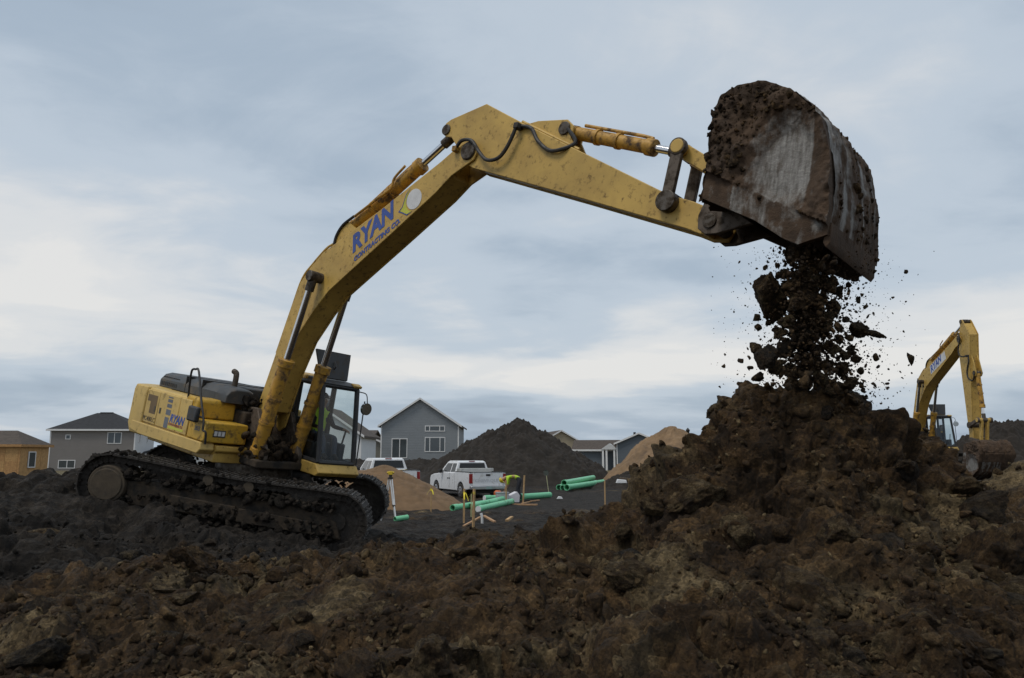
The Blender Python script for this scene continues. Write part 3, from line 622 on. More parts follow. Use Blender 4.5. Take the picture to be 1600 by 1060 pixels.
# ------------------------------------------------------------------ excavators
def rot2(p, c, a):
    x, z = p[0] - c[0], p[1] - c[1]; return (c[0] + x * math.cos(a) - z * math.sin(a), c[1] + x * math.sin(a) + z * math.cos(a))
SHOE = None
def shoe_mesh():
    b = MB(); b.box((-.118, -.35, -.018), (.118, .35, .012)); b.cm = 1
    for x in (-.085, .0, .085): b.box((x - .009, -.35, .0125), (x + .009, .35, .030 if x else .026))
    me_o = b.build('shoe', [TRACKM, GROUSER], None, smooth=False); me = me_o.data; bpy.data.objects.remove(me_o); return me
def track_path(n=49):
    """closed crawler loop in x-z, evenly spaced, returns (x, z, angle)"""
    r = .555; P = []
    for i in range(40): P.append((-2.18 + 4.36 * i / 40, 1.175 - .055 * math.sin(math.pi * (i / 40)) ** 2 * (1 if .1 < i / 40 < .9 else .6)))
    for i in range(30): a = math.pi / 2 - math.pi * i / 30; P.append((2.18 + r * math.cos(a), .62 + r * math.sin(a)))
    for i in range(40): P.append((2.18 - 4.36 * i / 40, .065))
    for i in range(30): a = -math.pi / 2 - math.pi * i / 30; P.append((-2.18 + r * math.cos(a), .62 + r * math.sin(a)))
    L = [0]; 
    for i in range(len(P)): L.append(L[-1] + math.dist(P[i], P[(i + 1) % len(P)]))
    out = []
    for k in range(n):
        s = (k + .5) / n * L[-1]; i = max(j for j in range(len(P)) if L[j] <= s); t = (s - L[i]) / (L[i + 1] - L[i]); a = P[i]; b = P[(i + 1) % len(P)]
        out.append((a[0] + (b[0] - a[0]) * t, a[1] + (b[1] - a[1]) * t, math.atan2(b[1] - a[1], b[0] - a[0])))
    return out
def excavator(name, label, mtx, swing, d_boom=0., d_arm=0., d_bkt=0., big_text=True, detail=True):
    global SHOE
    root = empty(name, mtx=mtx); tag(root, label, 'excavator')
    # ---- undercarriage
    if SHOE is None: SHOE = shoe_mesh()
    path = track_path()
    for s in (-1, 1):
        y = s * 1.37
        fr = MB(); prof = [(-1.78, .30), (-1.86, .72), (-1.2, .80), (1.55, .80), (2.15, .62), (2.3, .30)]
        fr.prism(prof, y - .27, y + .27)
        tr = fr.build('track_frame', TFRAME, root, .03)
        MB().prism([(-1.0, .34), (-1.0, .62), (.25, .60), (.25, .34)], y + s * .272, y + s * .33).build('track_guard', TFRAME, tr, .01)
        MB().prism([(.30, .33), (.32, .58), (1.7, .56), (1.75, .33)], y + s * .272, y + s * .32).build('track_guard', TFRAME, tr, .01)
        t = empty('x'); bpy.data.objects.remove(t)
        links = MB()                                     # the chain the shoes are bolted to
        for (x, z, a) in track_path(98):
            n = (math.sin(a), -math.cos(a)); links.cyl((x + n[0] * .085, y - .25, z + n[1] * .085), (x + n[0] * .085, y + .25, z + n[1] * .085), .075, n=8)
        track = links.build('crawler_track', TRACKM, root)
        for (x, z, a) in path:
            o = bpy.data.objects.new('shoe', SHOE); COL.objects.link(o); o.parent = track
            o.matrix_local = Matrix.Translation((x, y, z)) @ Matrix.Rotation(-a, 4, 'Y') @ Matrix.Rotation(math.pi if False else 0, 4, 'X')
        MB().cyl((-2.18, y - .2, .62), (-2.18, y + .2, .62), .44, n=28).build('sprocket', TRACKM, root)
        hb = MB(); hb.cyl((-2.18, y + s * .2, .62), (-2.18, y + s * .36, .62), .36, .345, 28); hb.cyl((-2.18, y + s * .36, .62), (-2.18, y + s * .385, .62), .30, .29, 28); hb.build('final_drive', HUBM, root, .012)
        MB().cyl((2.18, y - .17, .62), (2.18, y + .17, .62), .47, n=28).cyl((2.18, y - .24, .62), (2.18, y + .24, .62), .15, n=16).build('idler', TRACKM, root)
        for x in (-.35, .42): MB().cyl((x, y - .25, 1.0), (x, y + s * .33, 1.0), .10, n=16).build('carrier_roller', HUBM, root, .008)
        for x in (-1.5, -.9, -.3, .3, .9, 1.5): MB().cyl((x, y - .22, .22), (x, y + .22, .22), .12, n=12).build('track_roller', TRACKM, root)
    if detail:
        for s in (-1, 1):
            pp, zz = [], []; rq = random.Random(40 + s)
            for (x, z, a) in path:
                if z < .3: continue
                for _ in range(13):
                    f = rq.uniform(-.12, .12); pp.append((x + math.cos(a) * f, s * 1.37 + rq.uniform(-.35, .35), z + math.sin(a) * f + .012)); zz.append(min(.085, rq.lognormvariate(-3.6, .5)) * (1 if x < 1.6 else .55))
            for _ in range(420):
                x = rq.uniform(-2.0, 2.1); pp.append((x, s * (1.37 + .28 + rq.uniform(-.02, .07)), rq.choice((rq.uniform(.2, .55), rq.uniform(.78, .92))))); zz.append(min(.09, rq.lognormvariate(-3.3, .5)))
            me = bpy.data.meshes.new('packed_mud'); fill_tris(me, *scatter_mesh(TINY, MID, np.array(pp), np.array(zz), np.tile(np.array([.75, .2, 0.]), (len(pp), 1)))); me.materials.append(SOIL)
            mo = bpy.data.objects.new('packed_mud', me); COL.objects.link(mo); mo.parent = root; mo['kind'] = 'stuff'
    MB().prism([(-1.3, .55), (1.3, .55), (.95, 1.08), (-.95, 1.08)], -1.1, 1.1).build('carbody', TFRAME, root, .03)
    MB().cyl((0, 0, 1.06), (0, 0, 1.27), .78, n=36).build('swing_bearing', PINM, root)
    S = Matrix.Rotation(swing, 4, 'Z')
    def U(): return MB(S)
    # ---- upper structure
    U().box((-2.5, -1.18, 1.26), (.36, 1.30, 1.48)).build('revolving_frame', YEL, root, .02); U().box((.365, -.62, 1.29), (1.0, .60, 1.45)).build('boom_mount', TFRAME, root, .03)
    cw = U(); arc = [(-2.3, -1.49)] + [(-3.62 + .72 * (abs(y) / 1.49) ** 2.6, y) for y in np.linspace(-1.49, 1.49, 17)] + [(-2.3, 1.49)]
    lowr = [(x * .965 if x < -2.4 else x, y * .985) for x, y in arc]; n = len(arc)
    zs = [(lowr, 1.36), (arc, 1.55), (arc, 2.30), ([(x * .988 if x < -2.4 else x, y * .99) for x, y in arc], 2.42)]
    vs = [(x, y, z) for p, z in zs for x, y in p]; fs = [tuple(range(n - 1, -1, -1)), tuple(range(3 * n, 4 * n))] + [(k * n + i, k * n + (i + 1) % n, (k + 1) * n + (i + 1) % n, (k + 1) * n + i) for k in range(3) for i in range(n)]
    cw.add(vs, fs).build('counterweight', YEL2, root, .03)
    body = U(); body.box((-2.295, -1.44, 1.50), (-.62, -.62, 2.41)); body.box((-2.295, .62, 1.50), (-.75, 1.44, 2.41)); body.box((-2.295, -.615, 1.50), (-.75, .615, 2.40))
    bd = body.build('body_shell', YEL2, root, .04)
    for x0, x1 in ((-2.27, -1.70), (-1.685, -.80), (-.785, -.33)):
        U().box((x0, -1.475, 1.66), (x1, -1.442, 2.37)).build('side_door', YEL2, bd, .02)
    for x0 in (-1.84, -1.60): U().box((x0, -1.482, 1.93), (x0 + .07, -1.476, 2.05)).build('door_latch', DECDK, bd)
    U().prism([(-2.78, 1.44), (-2.29, 1.38), (.26, 1.40), (.38, 1.50), (.33, 1.635), (-2.7, 1.635)], -1.50, -1.2).build('side_skirt', YEL2, root, .02)
    U().prism([(-.6, 1.40), (.30, 1.40), (.44, 1.50), (.43, 1.60), (-.6, 1.60)], -1.19, -.50).build('front_deck', YEL, root, .02)
    U().box((-.30, -1.475, 1.642), (.40, -.56, 2.045)).build('tool_box', YEL3, root, .03)
    U().prism([(-.615, 1.6), (-.305, 1.6), (-.305, 2.05), (-.13, 2.05), (-.15, 2.40), (-.22, 2.445), (-.615, 2.445)], -1.445, -.60).build('fuel_tank', YEL3, root, .04)
    lamp = U(); lamp.box((.401, -1.30, 1.76), (.408, -1.04, 1.90)); lp = lamp.build('work_light', DECDK, root)
    for k in range(3): U().box((.409, -1.285 + k * .08, 1.785), (.418, -1.225 + k * .08, 1.875)).build('lamp_lens', DECW, lp)
    hood = U(); hp = [(-.95, 2.42), (-.95, 2.60), (-.86, 2.72), (-.72, 2.77), (.72, 2.77), (.86, 2.72), (.95, 2.60), (.95, 2.42)]
    m = len(hp); vs = [(x, y * k, 2.42 + (z - 2.42) * kz) for x, k, kz in ((-3.02, .95, .72), (-2.9, 1, .98), (-1.9, 1, 1.0), (-.50, 1, .97), (-.45, .98, .9)) for y, z in hp]
    hood.add(vs, [tuple(range(m)), tuple(range(5 * m - 1, 4 * m - 1, -1))] + [(k * m + i, k * m + (i + 1) % m, (k + 1) * m + (i + 1) % m, (k + 1) * m + i) for k in range(4) for i in range(m)])
    hq = [(-.945, 2.42), (-.945, 2.59), (-.86, 2.705), (-.73, 2.75), (-.45, 2.75), (-.34, 2.70), (-.28, 2.58), (-.28, 2.42)]
    vs = [(x, y, 2.42 + (z - 2.42) * kz) for x, kz in ((-.46, 1.), (-.06, .95), (.0, .85)) for y, z in hq]
    hood.add(vs, [tuple(range(m)), tuple(range(3 * m - 1, 2 * m - 1, -1))] + [(k * m + i, k * m + (i + 1) % m, (k + 1) * m + (i + 1) % m, (k + 1) * m + i) for k in range(2) for i in range(m)])
    hd = hood.build('engine_hood', GREY, root, .015)
    for r_ in range(2):
        for k in range(9): U().box((-2.86 + k * .085, -.957 + (.04 if r_ else 0), 2.47 + r_ * .12), (-2.80 + k * .085, -.90, 2.55 + r_ * .12)).build('grille_slot', BLACK, hd)
    for x in (-1.05, -1.75): U().box((x, -.955, 2.43), (x + .02, .955, 2.778)).build('hood_seam', BLACK, hd)
    U().tube(spline([(-.55, -.5, 2.72), (-.55, -.5, 2.93), (-.58, -.5, 3.03), (-.68, -.5, 3.06)], 4), .06, 12).build('exhaust_pipe', PINM, root)
    U().tube(spline([(-.62, -1.42, 2.4), (-.60, -1.46, 2.70), (-.54, -1.5, 2.95), (-.40, -1.5, 2.99), (-.26, -1.5, 2.96), (.10, -1.52, 2.42), (.36, -1.53, 2.05), (.40, -1.53, 1.88), (.47, -1.50, 1.84), (.46, -1.46, 1.62)], 4), .022, 8).build('hand_rail', BLACK, root)
    mir = U().box((-.10, -1.66, 1.99), (.26, -1.56, 2.29)).build('side_mirror', FRAME, root, .035); U().tube([(.24, -1.6, 2.14), (.33, -1.53, 2.10)], .015).build('mirror_stalk', BLACK, mir)
    # mud-caked machinery by the boom foot
    for s in (-1, 1): U().prism([(-.25, 1.45), (.95, 1.36), (.95, 1.62), (.55, 2.2), (.4, 2.42), (.1, 2.42), (-.1, 2.15)], s * .40 - .05, s * .40 + .05).build('boom_bracket', RUST, root, .015)
    eng = U(); eng.box((-.7, -.6, 1.5), (.22, -.36, 2.3)); eng.box((-.7, .46, 1.5), (.3, .7, 2.3)); eng.box((-.74, -.35, 1.49), (-.2, .35, 2.25)); eng.build('pump_housing', TFRAME, root, .04)
    hz = U(); rr = random.Random(3)
    for k in range(10):
        y = rr.uniform(-.32, .32); hz.tube(spline([(-.25, y, 1.9 + rr.uniform(0, .4)), (.0, y + .05, 2.3 + rr.uniform(0, .3)), (.25, y * .8, 2.6), (.32, y * .6, 3.0)], 4), .024, 6)
    hz.build('hose_bundle', BLACK, root)
    if detail:
        rq = random.Random(77); pp = [tuple(S @ Vector((rq.uniform(-.1, .95), rq.gauss(0, .30), 1.46 + abs(rq.gauss(0, .2))))) for _ in range(420)] + [tuple(S @ Vector((rq.uniform(-.05, .25), rq.uniform(-.52, -.2), rq.uniform(1.6, 2.6)))) for _ in range(160)]
        zz = np.array([min(.11, rq.lognormvariate(-3.1, .45)) for _ in pp]); me = bpy.data.meshes.new('packed_mud'); fill_tris(me, *scatter_mesh(TINY, MID, np.array(pp), zz, np.tile(np.array([.55, .2, 0.]), (len(pp), 1)))); me.materials.append(SOIL)
        mo = bpy.data.objects.new('packed_mud', me); COL.objects.link(mo); mo.parent = root; mo['kind'] = 'stuff'
    # ---- cab
    cabr = U(); cx0, y0, y1 = -.35, .47, 1.47
    cabr.prism([(-.40, 1.30), (1.50, 1.28), (1.60, 1.36), (1.46, 1.52), (-.40, 1.54)], y0 - .03, y1 + .03); cab = cabr.build('cab', YEL, root, .02)
    fr = U()
    def post(a, b, r=.05): fr.tube([a, b], r, 8)
    ft, fb, mt = (1.10, 3.12), (1.42, 1.55), (.42, 3.2)
    for y in (y0 + .05, y1 - .05):
        post((fb[0], y, fb[1]), (ft[0], y, ft[1]), .055); post((.34, y, 1.55), (.30, y, 3.15), .06); post((-.32, y, 1.55), (-.30, y, 3.1), .06); post((ft[0], y, ft[1]), (-.30, y, 3.15), .06)
        post((fb[0], y, fb[1]), (-.32, y, 1.57), .05); fr.box((-.30, y - .03, 1.55), (.33, y + .03, 2.1))
    for (x, z) in (ft, fb, (-.30, 3.12)): post((x, y0 + .05, z), (x, y1 - .05, z), .055)
    fr.box((-.34, y0 + .03, 1.55), (-.29, y1 - .03, 2.3)); fr.build('cab_frame', FRAME, cab)
    rf = U(); rf.prism([(-.40, 3.13), (.55, 3.15), (.55, 3.26), (.2, 3.30), (-.36, 3.26)], y0, y1); rf.build('cab_roof', YEL, cab, .04)
    U().prism([(.56, 3.14), (1.10, 3.11), (1.17, 3.16), (1.05, 3.22), (.56, 3.25)], y0 + .02, y1 - .02).build('roof_front', FRAME, cab, .02)
    U().prism([(1.02, 3.17), (1.16, 3.14), (1.19, 3.19), (1.06, 3.24)], y1 - .2, y1 + .01).build('roof_corner', YEL, cab, .01)
    hat = U(); hat.add([(.86, .60, 3.27), (.86, 1.30, 3.27), (.66, 1.42, 3.84), (.66, .50, 3.84), (.82, .60, 3.25), (.82, 1.30, 3.25), (.62, 1.42, 3.82), (.62, .50, 3.82)], [(0, 1, 2, 3), (7, 6, 5, 4), (0, 4, 5, 1), (1, 5, 6, 2), (2, 6, 7, 3), (3, 7, 4, 0)])
    ht = hat.build('roof_hatch', FRAME, cab, smooth=False); U().tube([(.80, .95, 3.47), (.84, .95, 3.52), (.76, .95, 3.62)], .014).build('hatch_handle', BLACK, ht)
    def pane(v, nm='pane'): U().add(v, [tuple(range(len(v)))]).build(nm, GLASS, cab, smooth=False)
    ya, yb = y0 + .05, y1 - .05
    pane([(fb[0], ya, fb[1]), (fb[0], yb, fb[1]), (ft[0], yb, ft[1]), (ft[0], ya, ft[1])], 'windscreen')
    for y in (ya, yb):
        pane([(.36, y, 1.6), (1.38, y, 1.6), (1.08, y, 3.1), (.32, y, 3.1)], 'side_window'); pane([(-.28, y, 2.1), (.32, y, 2.1), (.30, y, 3.1), (-.28, y, 3.1)], 'rear_side_window')
    for z in (2.35, 2.6, 2.85): U().tube([(-.28, ya - .03, z), (.30, ya - .03, z)], .013, 6).build('window_bar', FRAME, cab)
    st = U(); st.box((.33, .76, 1.72), (.86, 1.26, 1.90)); st.prism([(.26, 1.88), (.42, 1.88), (.34, 2.55), (.20, 2.55)], .78, 1.24); st.build('seat', BLACK, cab, .04)
    for y in (.64, 1.34):
        U().box((.5, y - .07, 1.55), (1.08, y + .07, 1.92)).build('console', FRAME, cab, .03); U().tube([(1.02, y, 1.90), (1.08, y, 2.2)], .02).build('joystick', BLACK, cab)
    U().tube([(1.15, .9, 1.56), (1.0, .9, 2.05)], .018).build('travel_lever', BLACK, cab); U().tube([(1.15, 1.05, 1.56), (1.0, 1.05, 2.05)], .018).build('travel_lever', BLACK, cab)
    mr = U(); mr.tube(spline([(1.16, y1 - .02, 3.08), (1.30, y1 + .06, 3.05), (1.34, y1 + .10, 2.86)], 4), .012, 6); mm = mr.build('cab_mirror', BLACK, cab)
    U().cyl((1.30, y1 + .10, 2.74), (1.36, y1 + .10, 2.74), .13, n=20).build('mirror_glass', mat('mirror', (.4, .42, .42), .15, .9), mm)
    U().tube([(1.44, y1 + .02, 1.55), (1.30, y1 + .05, 2.9)], .014, 6).build('grab_rail', BLACK, cab)
    # ---- boom, arm, bucket, in the pose they have plus the given turns
    FT = (.28, 2.18); TP = (4.98, 7.56); BP = (9.76, 6.20)
    def jb(p): return rot2(p, FT, d_boom)
    TPn = jb(TP)
    def ja(p):
        q = rot2(p, TP, d_boom + d_arm); return (q[0] - TP[0] + TPn[0], q[1] - TP[1] + TPn[1])
    BPn = ja(BP)
    def jk(p):
        q = rot2(p, BP, d_boom + d_arm + d_bkt); return (q[0] - BP[0] + BPn[0], q[1] - BP[1] + BPn[1])
    bpoly = [(.10,2.2),(.12,2.55),(.35,3.48),(.60,4.55),(.76,5.10),(1.0,5.42),(1.34,5.74),(2.24,6.22),(2.99,6.63),(4.34,7.43),(4.65,7.64),(4.92,7.74),(5.10,7.70),(5.20,7.56),(5.14,7.40),(5.0,7.32),(4.66,7.14),(4.33,6.84),(3.26,6.05),(2.38,5.41),(1.76,4.96),(1.40,4.54),(.98,3.95),(.72,3.25),(.52,2.4),(.45,2.1),(.28,1.98),(.15,2.05)]
    b = U(); main = [jb(p) for p in bpoly]
    core = [jb(((p[0] - c[0]) * .985 + c[0], (p[1] - c[1]) * .985 + c[1])) for p in bpoly if p[0] + p[1] < 11.6 for c in [(2.4, 5.3)]]
    ce = Vector((2.3, 0, 5.3))
    b.prism(main, -.27, -.235); b.prism(main, .235, .27)
    inner = [jb(p) for p in [(.14,2.3),(.37,3.47),(.62,4.54),(.78,5.08),(1.02,5.395),(1.35,5.712),(2.25,6.19),(3.0,6.60),(4.35,7.40),(4.55,7.52),(4.60,7.14),(4.32,6.865),(3.25,6.075),(2.37,5.435),(1.75,4.985),(1.385,4.56),(.965,3.96),(.70,3.26),(.50,2.4)]]
    b.prism(inner, -.234, .234)
    boom = b.build('boom', YEL, root, .012)
    for s in (-1, 1):
        c = jb(TP); U().cyl((c[0], s * .272, c[1]), (c[0], s * .31, c[1]), .17, .155, 24).build('boom_pin', PINM, boom, .01)
        k = jb((1.44, 5.20)); U().cyl((k[0], s * .26, k[1]), (k[0], s * .53, k[1]), .105, n=20).build('cylinder_pin', PINM, boom, .01)
    br = jb((1.75, 6.28)); U().prism([jb(p) for p in [(1.45, 5.78), (1.62, 6.32), (1.76, 6.42), (1.90, 6.36), (2.2, 6.20)]], -.16, -.10).prism([jb(p) for p in [(1.45, 5.78), (1.62, 6.32), (1.76, 6.42), (1.90, 6.36), (2.2, 6.20)]], .10, .16).build('cylinder_bracket', YEL, boom)
    def ram(nm, a, bpt, y, r, frac, rod=.06, m=ORG):
        A = Vector((a[0], y, a[1])); B = Vector((bpt[0], y, bpt[1])); E = A.lerp(B, frac); d = (B - A).normalized()
        c = U(); c.cyl(A - d * .05, E, r, n=20); c.cyl(E - d * .12, E + d * .03, r * 1.22, n=20); c.cyl(A + d * .04, A + d * .16, r * 1.12, n=20); cyl = c.build(nm, m, root, .008)
        U().cyl(E, B - d * .22, rod, n=16).build('rod', CHROME, cyl)
        U().cyl(B - d * .30, B, rod * 1.4, n=16).build('rod_eye', PINM, cyl)
        s_ = Vector((0, 1, 0)); U().cyl(A - s_ * (r + .03), A + s_ * (r + .03), .10, n=16).build('pin_boss', PINM, cyl, .008); U().cyl(B - s_ * (rod + .05), B + s_ * (rod + .05), .11, n=16).build('pin_boss', PINM, cyl, .008)
        side = d.cross(s_); o_ = side * (r + .04)
        U().tube([A + d * .25 + o_, E - d * .25 + o_, E - d * .06 + o_ * .9], .028, 8).build('oil_pipe', m, cyl)
        for f_ in (.35, .6):
            q = A.lerp(B, frac * f_); U().cyl(q - d * .03, q + d * .03, r + .02, n=20).build('clamp', m, cyl)
        return cyl
    for s in (-1, 1): ram('boom_cylinder', (.68, 1.5), jb((1.44, 5.20)), s * .45, .138, .53, .066)
    ram('arm_cylinder', jb((1.75, 6.28)), ja((4.27, 8.03)), 0, .125, .70, .065)
    apoly = [(4.16,7.98),(4.22,8.16),(4.34,8.22),(5.16,8.41),(6.01,8.0),(9.03,6.62),(9.42,6.51),(9.80,6.36),(9.90,6.20),(9.82,6.05),(9.60,6.05),(9.38,6.13),(7.41,6.66),(5.47,7.17),(5.12,7.26),(4.85,7.38),(4.76,7.58),(4.53,7.77),(4.43,7.88),(4.28,7.90)]
    a = U(); ap = [ja(p) for p in apoly]; a.prism(ap, -.225, -.19); a.prism(ap, .19, .225)
    a.prism([ja(p) for p in [(4.60,7.80),(4.45,8.20),(5.16,8.38),(6.0,7.975),(9.02,6.595),(9.41,6.485),(9.7,6.36),(9.6,6.09),(9.38,6.155),(7.41,6.685),(5.47,7.195),(5.13,7.285),(4.88,7.4),(4.80,7.58)]], -.189, .189)
    arm = a.build('arm', YEL, root, .012)
    bk = [ja(p) for p in [(5.95,7.95),(6.35,8.0),(6.95,7.96),(7.10,7.84),(7.08,7.66),(7.28,7.36),(6.0,7.90)]]
    U().prism(bk, -.16, -.11).prism(bk, .11, .16).build('cylinder_bracket', YEL, arm, .01)
    for p, r_ in (((4.27, 8.03), .10), ((6.93, 7.81), .11), ((9.06, 6.50), .15)):
        c = ja(p); y_ = .36 if p[0] > 9 else (.25 if p[0] < 5 else .19); U().cyl((c[0], -y_, c[1]), (c[0], y_, c[1]), r_, n=20).build('arm_pin', PINM, arm, .01)
    LT = ja((9.11, 7.27)); ram('bucket_cylinder', ja((6.93, 7.81)), LT, 0, .105, .73, .06)
    for s in (-1, 1):
        l = U(); p, q = ja((9.06, 6.50)), LT; dx, dz = q[0] - p[0], q[1] - p[1]; L = math.hypot(dx, dz); nx, nz_ = -dz / L * .085, dx / L * .085
        l.prism([(p[0] + nx, p[1] + nz_), (q[0] + nx, q[1] + nz_), (q[0] - nx, q[1] - nz_), (p[0] - nx, p[1] - nz_)], s * .30 - .04, s * .30 + .04)
        for c in (p, q): l.cyl((c[0], s * .30 - .05, c[1]), (c[0], s * .30 + .05, c[1]), .125, n=20)
        l.build('side_link', RUST, root, .012)
    EP = jk((9.90, 6.80)); h = U(); p, q = LT, EP; dx, dz = q[0] - p[0], q[1] - p[1]; L = math.hypot(dx, dz) or 1; nx, nz_ = -dz / L * .10, dx / L * .10
    for y_ in (-.13, .13): h.prism([(p[0] + nx, p[1] + nz_), (q[0] + nx, q[1] + nz_), (q[0] - nx, q[1] - nz_), (p[0] - nx, p[1] - nz_)], y_ - .05, y_ + .05)
    h.cyl((p[0], -.36, p[1]), (p[0], .36, p[1]), .10, n=20); h.build('bucket_link', YEL, root, .012)
    bucket_part(root, U, jk, .86 if detail else .66)
    # hoses and pipes along boom and arm
    hp = [(4.70, 7.60), (4.83, 7.74), (5.08, 7.71), (5.31, 7.49), (5.52, 7.34), (5.78, 7.36), (5.94, 7.56), (6.05, 7.86)]
    U().tube(spline([(*[ja(p)[0]], -.33, ja(p)[1]) for p in hp], 5), .032, 8).build('hydraulic_hose', BLACK, arm)
    for p in ((4.70, 7.60), (6.06, 7.88)):
        q = ja(p); U().box((q[0] - .05, -.37, q[1] - .05), (q[0] + .05, -.226, q[1] + .05)).build('hose_fitting', BLACK if p[0] > 5 else ORG, arm, .012)
    hp = [(6.07, 7.90), (6.33, 7.83), (6.51, 7.61), (6.77, 7.43), (7.02, 7.42), (7.2, 7.56), (7.0, 7.80)]
    U().tube(spline([(ja(p)[0], -.27 + (.1 if i > 4 else 0), ja(p)[1]) for i, p in enumerate(hp)], 5), .032, 8).build('hydraulic_hose', BLACK, arm)
    U().tube([(ja(p)[0], -.17, ja(p)[1]) for p in [(6.02, 8.015), (6.6, 7.75), (7.3, 7.43)]], .025, 8).build('steel_pipe', YEL, arm)
    for y_, pts in ((-.20, [(.30, 3.6), (.54, 4.6), (.70, 5.2), (.98, 5.52), (1.32, 5.83), (1.52, 5.93)]), (.12, [(.30, 3.6), (.54, 4.6), (.70, 5.2), (.98, 5.52), (1.32, 5.83), (2.3, 6.33), (4.3, 7.5)])):
        U().tube(spline([(jb(p)[0], y_, jb(p)[1]) for p in pts], 4), .024, 8).build('steel_pipe', YEL, boom)
    U().tube(spline([(jb(p)[0], -.18, jb(p)[1]) for p in [(1.52, 5.93), (1.55, 6.12), (1.70, 6.33), (2.0, 6.50)]], 5), .028, 8).build('hydraulic_hose', BLACK, boom)
    U().tube(spline([(jb(p)[0], -.17, jb(p)[1]) for p in [(2.0, 6.50), (2.6, 6.83), (2.95, 7.02), (3.0, 7.22), (3.25, 7.45)]], 5), .024, 8).build('steel_pipe', ORG, boom)
    # ---- lettering
    th = R(34) + d_boom; ux = Vector((math.cos(th), 0, math.sin(th))); uy = Vector((-math.sin(th), 0, math.cos(th))); un = ux.cross(uy)
    def TM(o2, y, x=ux, yv=uy): M = Matrix((x, yv, x.cross(yv))).transposed().to_4x4(); return S @ Matrix.Translation((o2[0], y, o2[1])) @ M
    o2 = jb((2.30, 5.735)); text_mesh('lettering', 'RYAN', .47, TM(o2, -.274), BLUE, boom, .34, .020, 1.34)
    if big_text:
        o2 = jb((2.41, 5.565)); text_mesh('lettering', 'CONTRACTING CO.', .130, TM(o2, -.274), BLUE, boom, .3, .0055, 1.36)
        c = jb((3.80, 6.75)); U().cyl((c[0], -.272, c[1]), (c[0], -.276, c[1]), .195, n=32).build('logo_disc', DECW, boom, smooth=False)
        def cres(pts, nm, m, y): U().prism([jb(p) for p in pts], y, y - .003).build(nm, m, boom, smooth=False)
        cres([(3.64, 6.93), (3.595, 6.82), (3.59, 6.70), (3.63, 6.60), (3.71, 6.535), (3.79, 6.525), (3.68, 6.47), (3.58, 6.50), (3.47, 6.53), (3.53, 6.61), (3.545, 6.72), (3.57, 6.84)], 'logo_swoosh', DECG, -.2715)
        cres([(3.65, 6.96), (3.56, 6.85), (3.53, 6.72), (3.515, 6.615), (3.43, 6.515), (3.58, 6.48), (3.68, 6.445), (3.81, 6.52), (3.68, 6.462), (3.58, 6.495), (3.46, 6.525), (3.525, 6.61), (3.54, 6.72), (3.57, 6.84)], 'logo_outline', BLUE, -.2755)
    else:
        text_mesh('lettering_plate', 'I', .1, TM(jb((2.3, 5.62)), -.2715), DECW, boom) if False else None
        U().prism([jb(p) for p in [(2.28, 5.66), (2.12, 6.06), (3.62, 6.92), (3.78, 6.55)]], -.2705, -.2735).build('lettering_plate', DECGR if False else DECW, boom, smooth=False)
    fx = Vector((1, 0, 0)); fz = Vector((0, 0, 1))
    if detail:
        dk = U(); dk.prism([(-2.20, 2.27), (-1.77, 2.27), (-1.77, 1.88), (-2.05, 1.88), (-2.05, 2.13), (-2.20, 2.13)], -1.479, -1.4765).build('decal', DECBR, bd, smooth=False)
        text_mesh('lettering', 'PC400LC', .135, TM((-2.25, 1.71), -1.478, fx, fz), DECDK, bd, 0, .0, .53)
        for z0, z1 in ((2.30, 2.325), (2.21, 2.275), (2.10, 2.175), (1.95, 2.06), (1.68, 1.90)): U().prism([(-1.30, z0), (-1.10 if z0 > 1.9 else -1.13, z0), (-1.10 if z0 > 1.9 else -1.13, z1), (-1.30, z1)], -1.479, -1.4765).build('decal', DECGR, bd, smooth=False)
        text_mesh('lettering', 'RYAN', .235, TM((-1.08, 1.83), -1.478, fx, fz), BLUE, bd, .25, .008, .62)
        text_mesh('lettering', 'CONTRACTING CO.', .065, TM((-1.10, 1.765), -1.478, fx, fz), mat('decal_red', (.30, .06, .05), .5), bd, .2, .001, .60)
        U().prism([(-1.10, 1.70), (-.46, 1.70), (-.46, 1.745), (-1.10, 1.745)], -1.479, -1.4765).build('decal', DECG, bd, smooth=False)
        text_mesh('lettering', '203', .12, TM((-.02, 1.83), -1.478, fx, fz), DECGR, bd, 0, .003, .2)
    return root
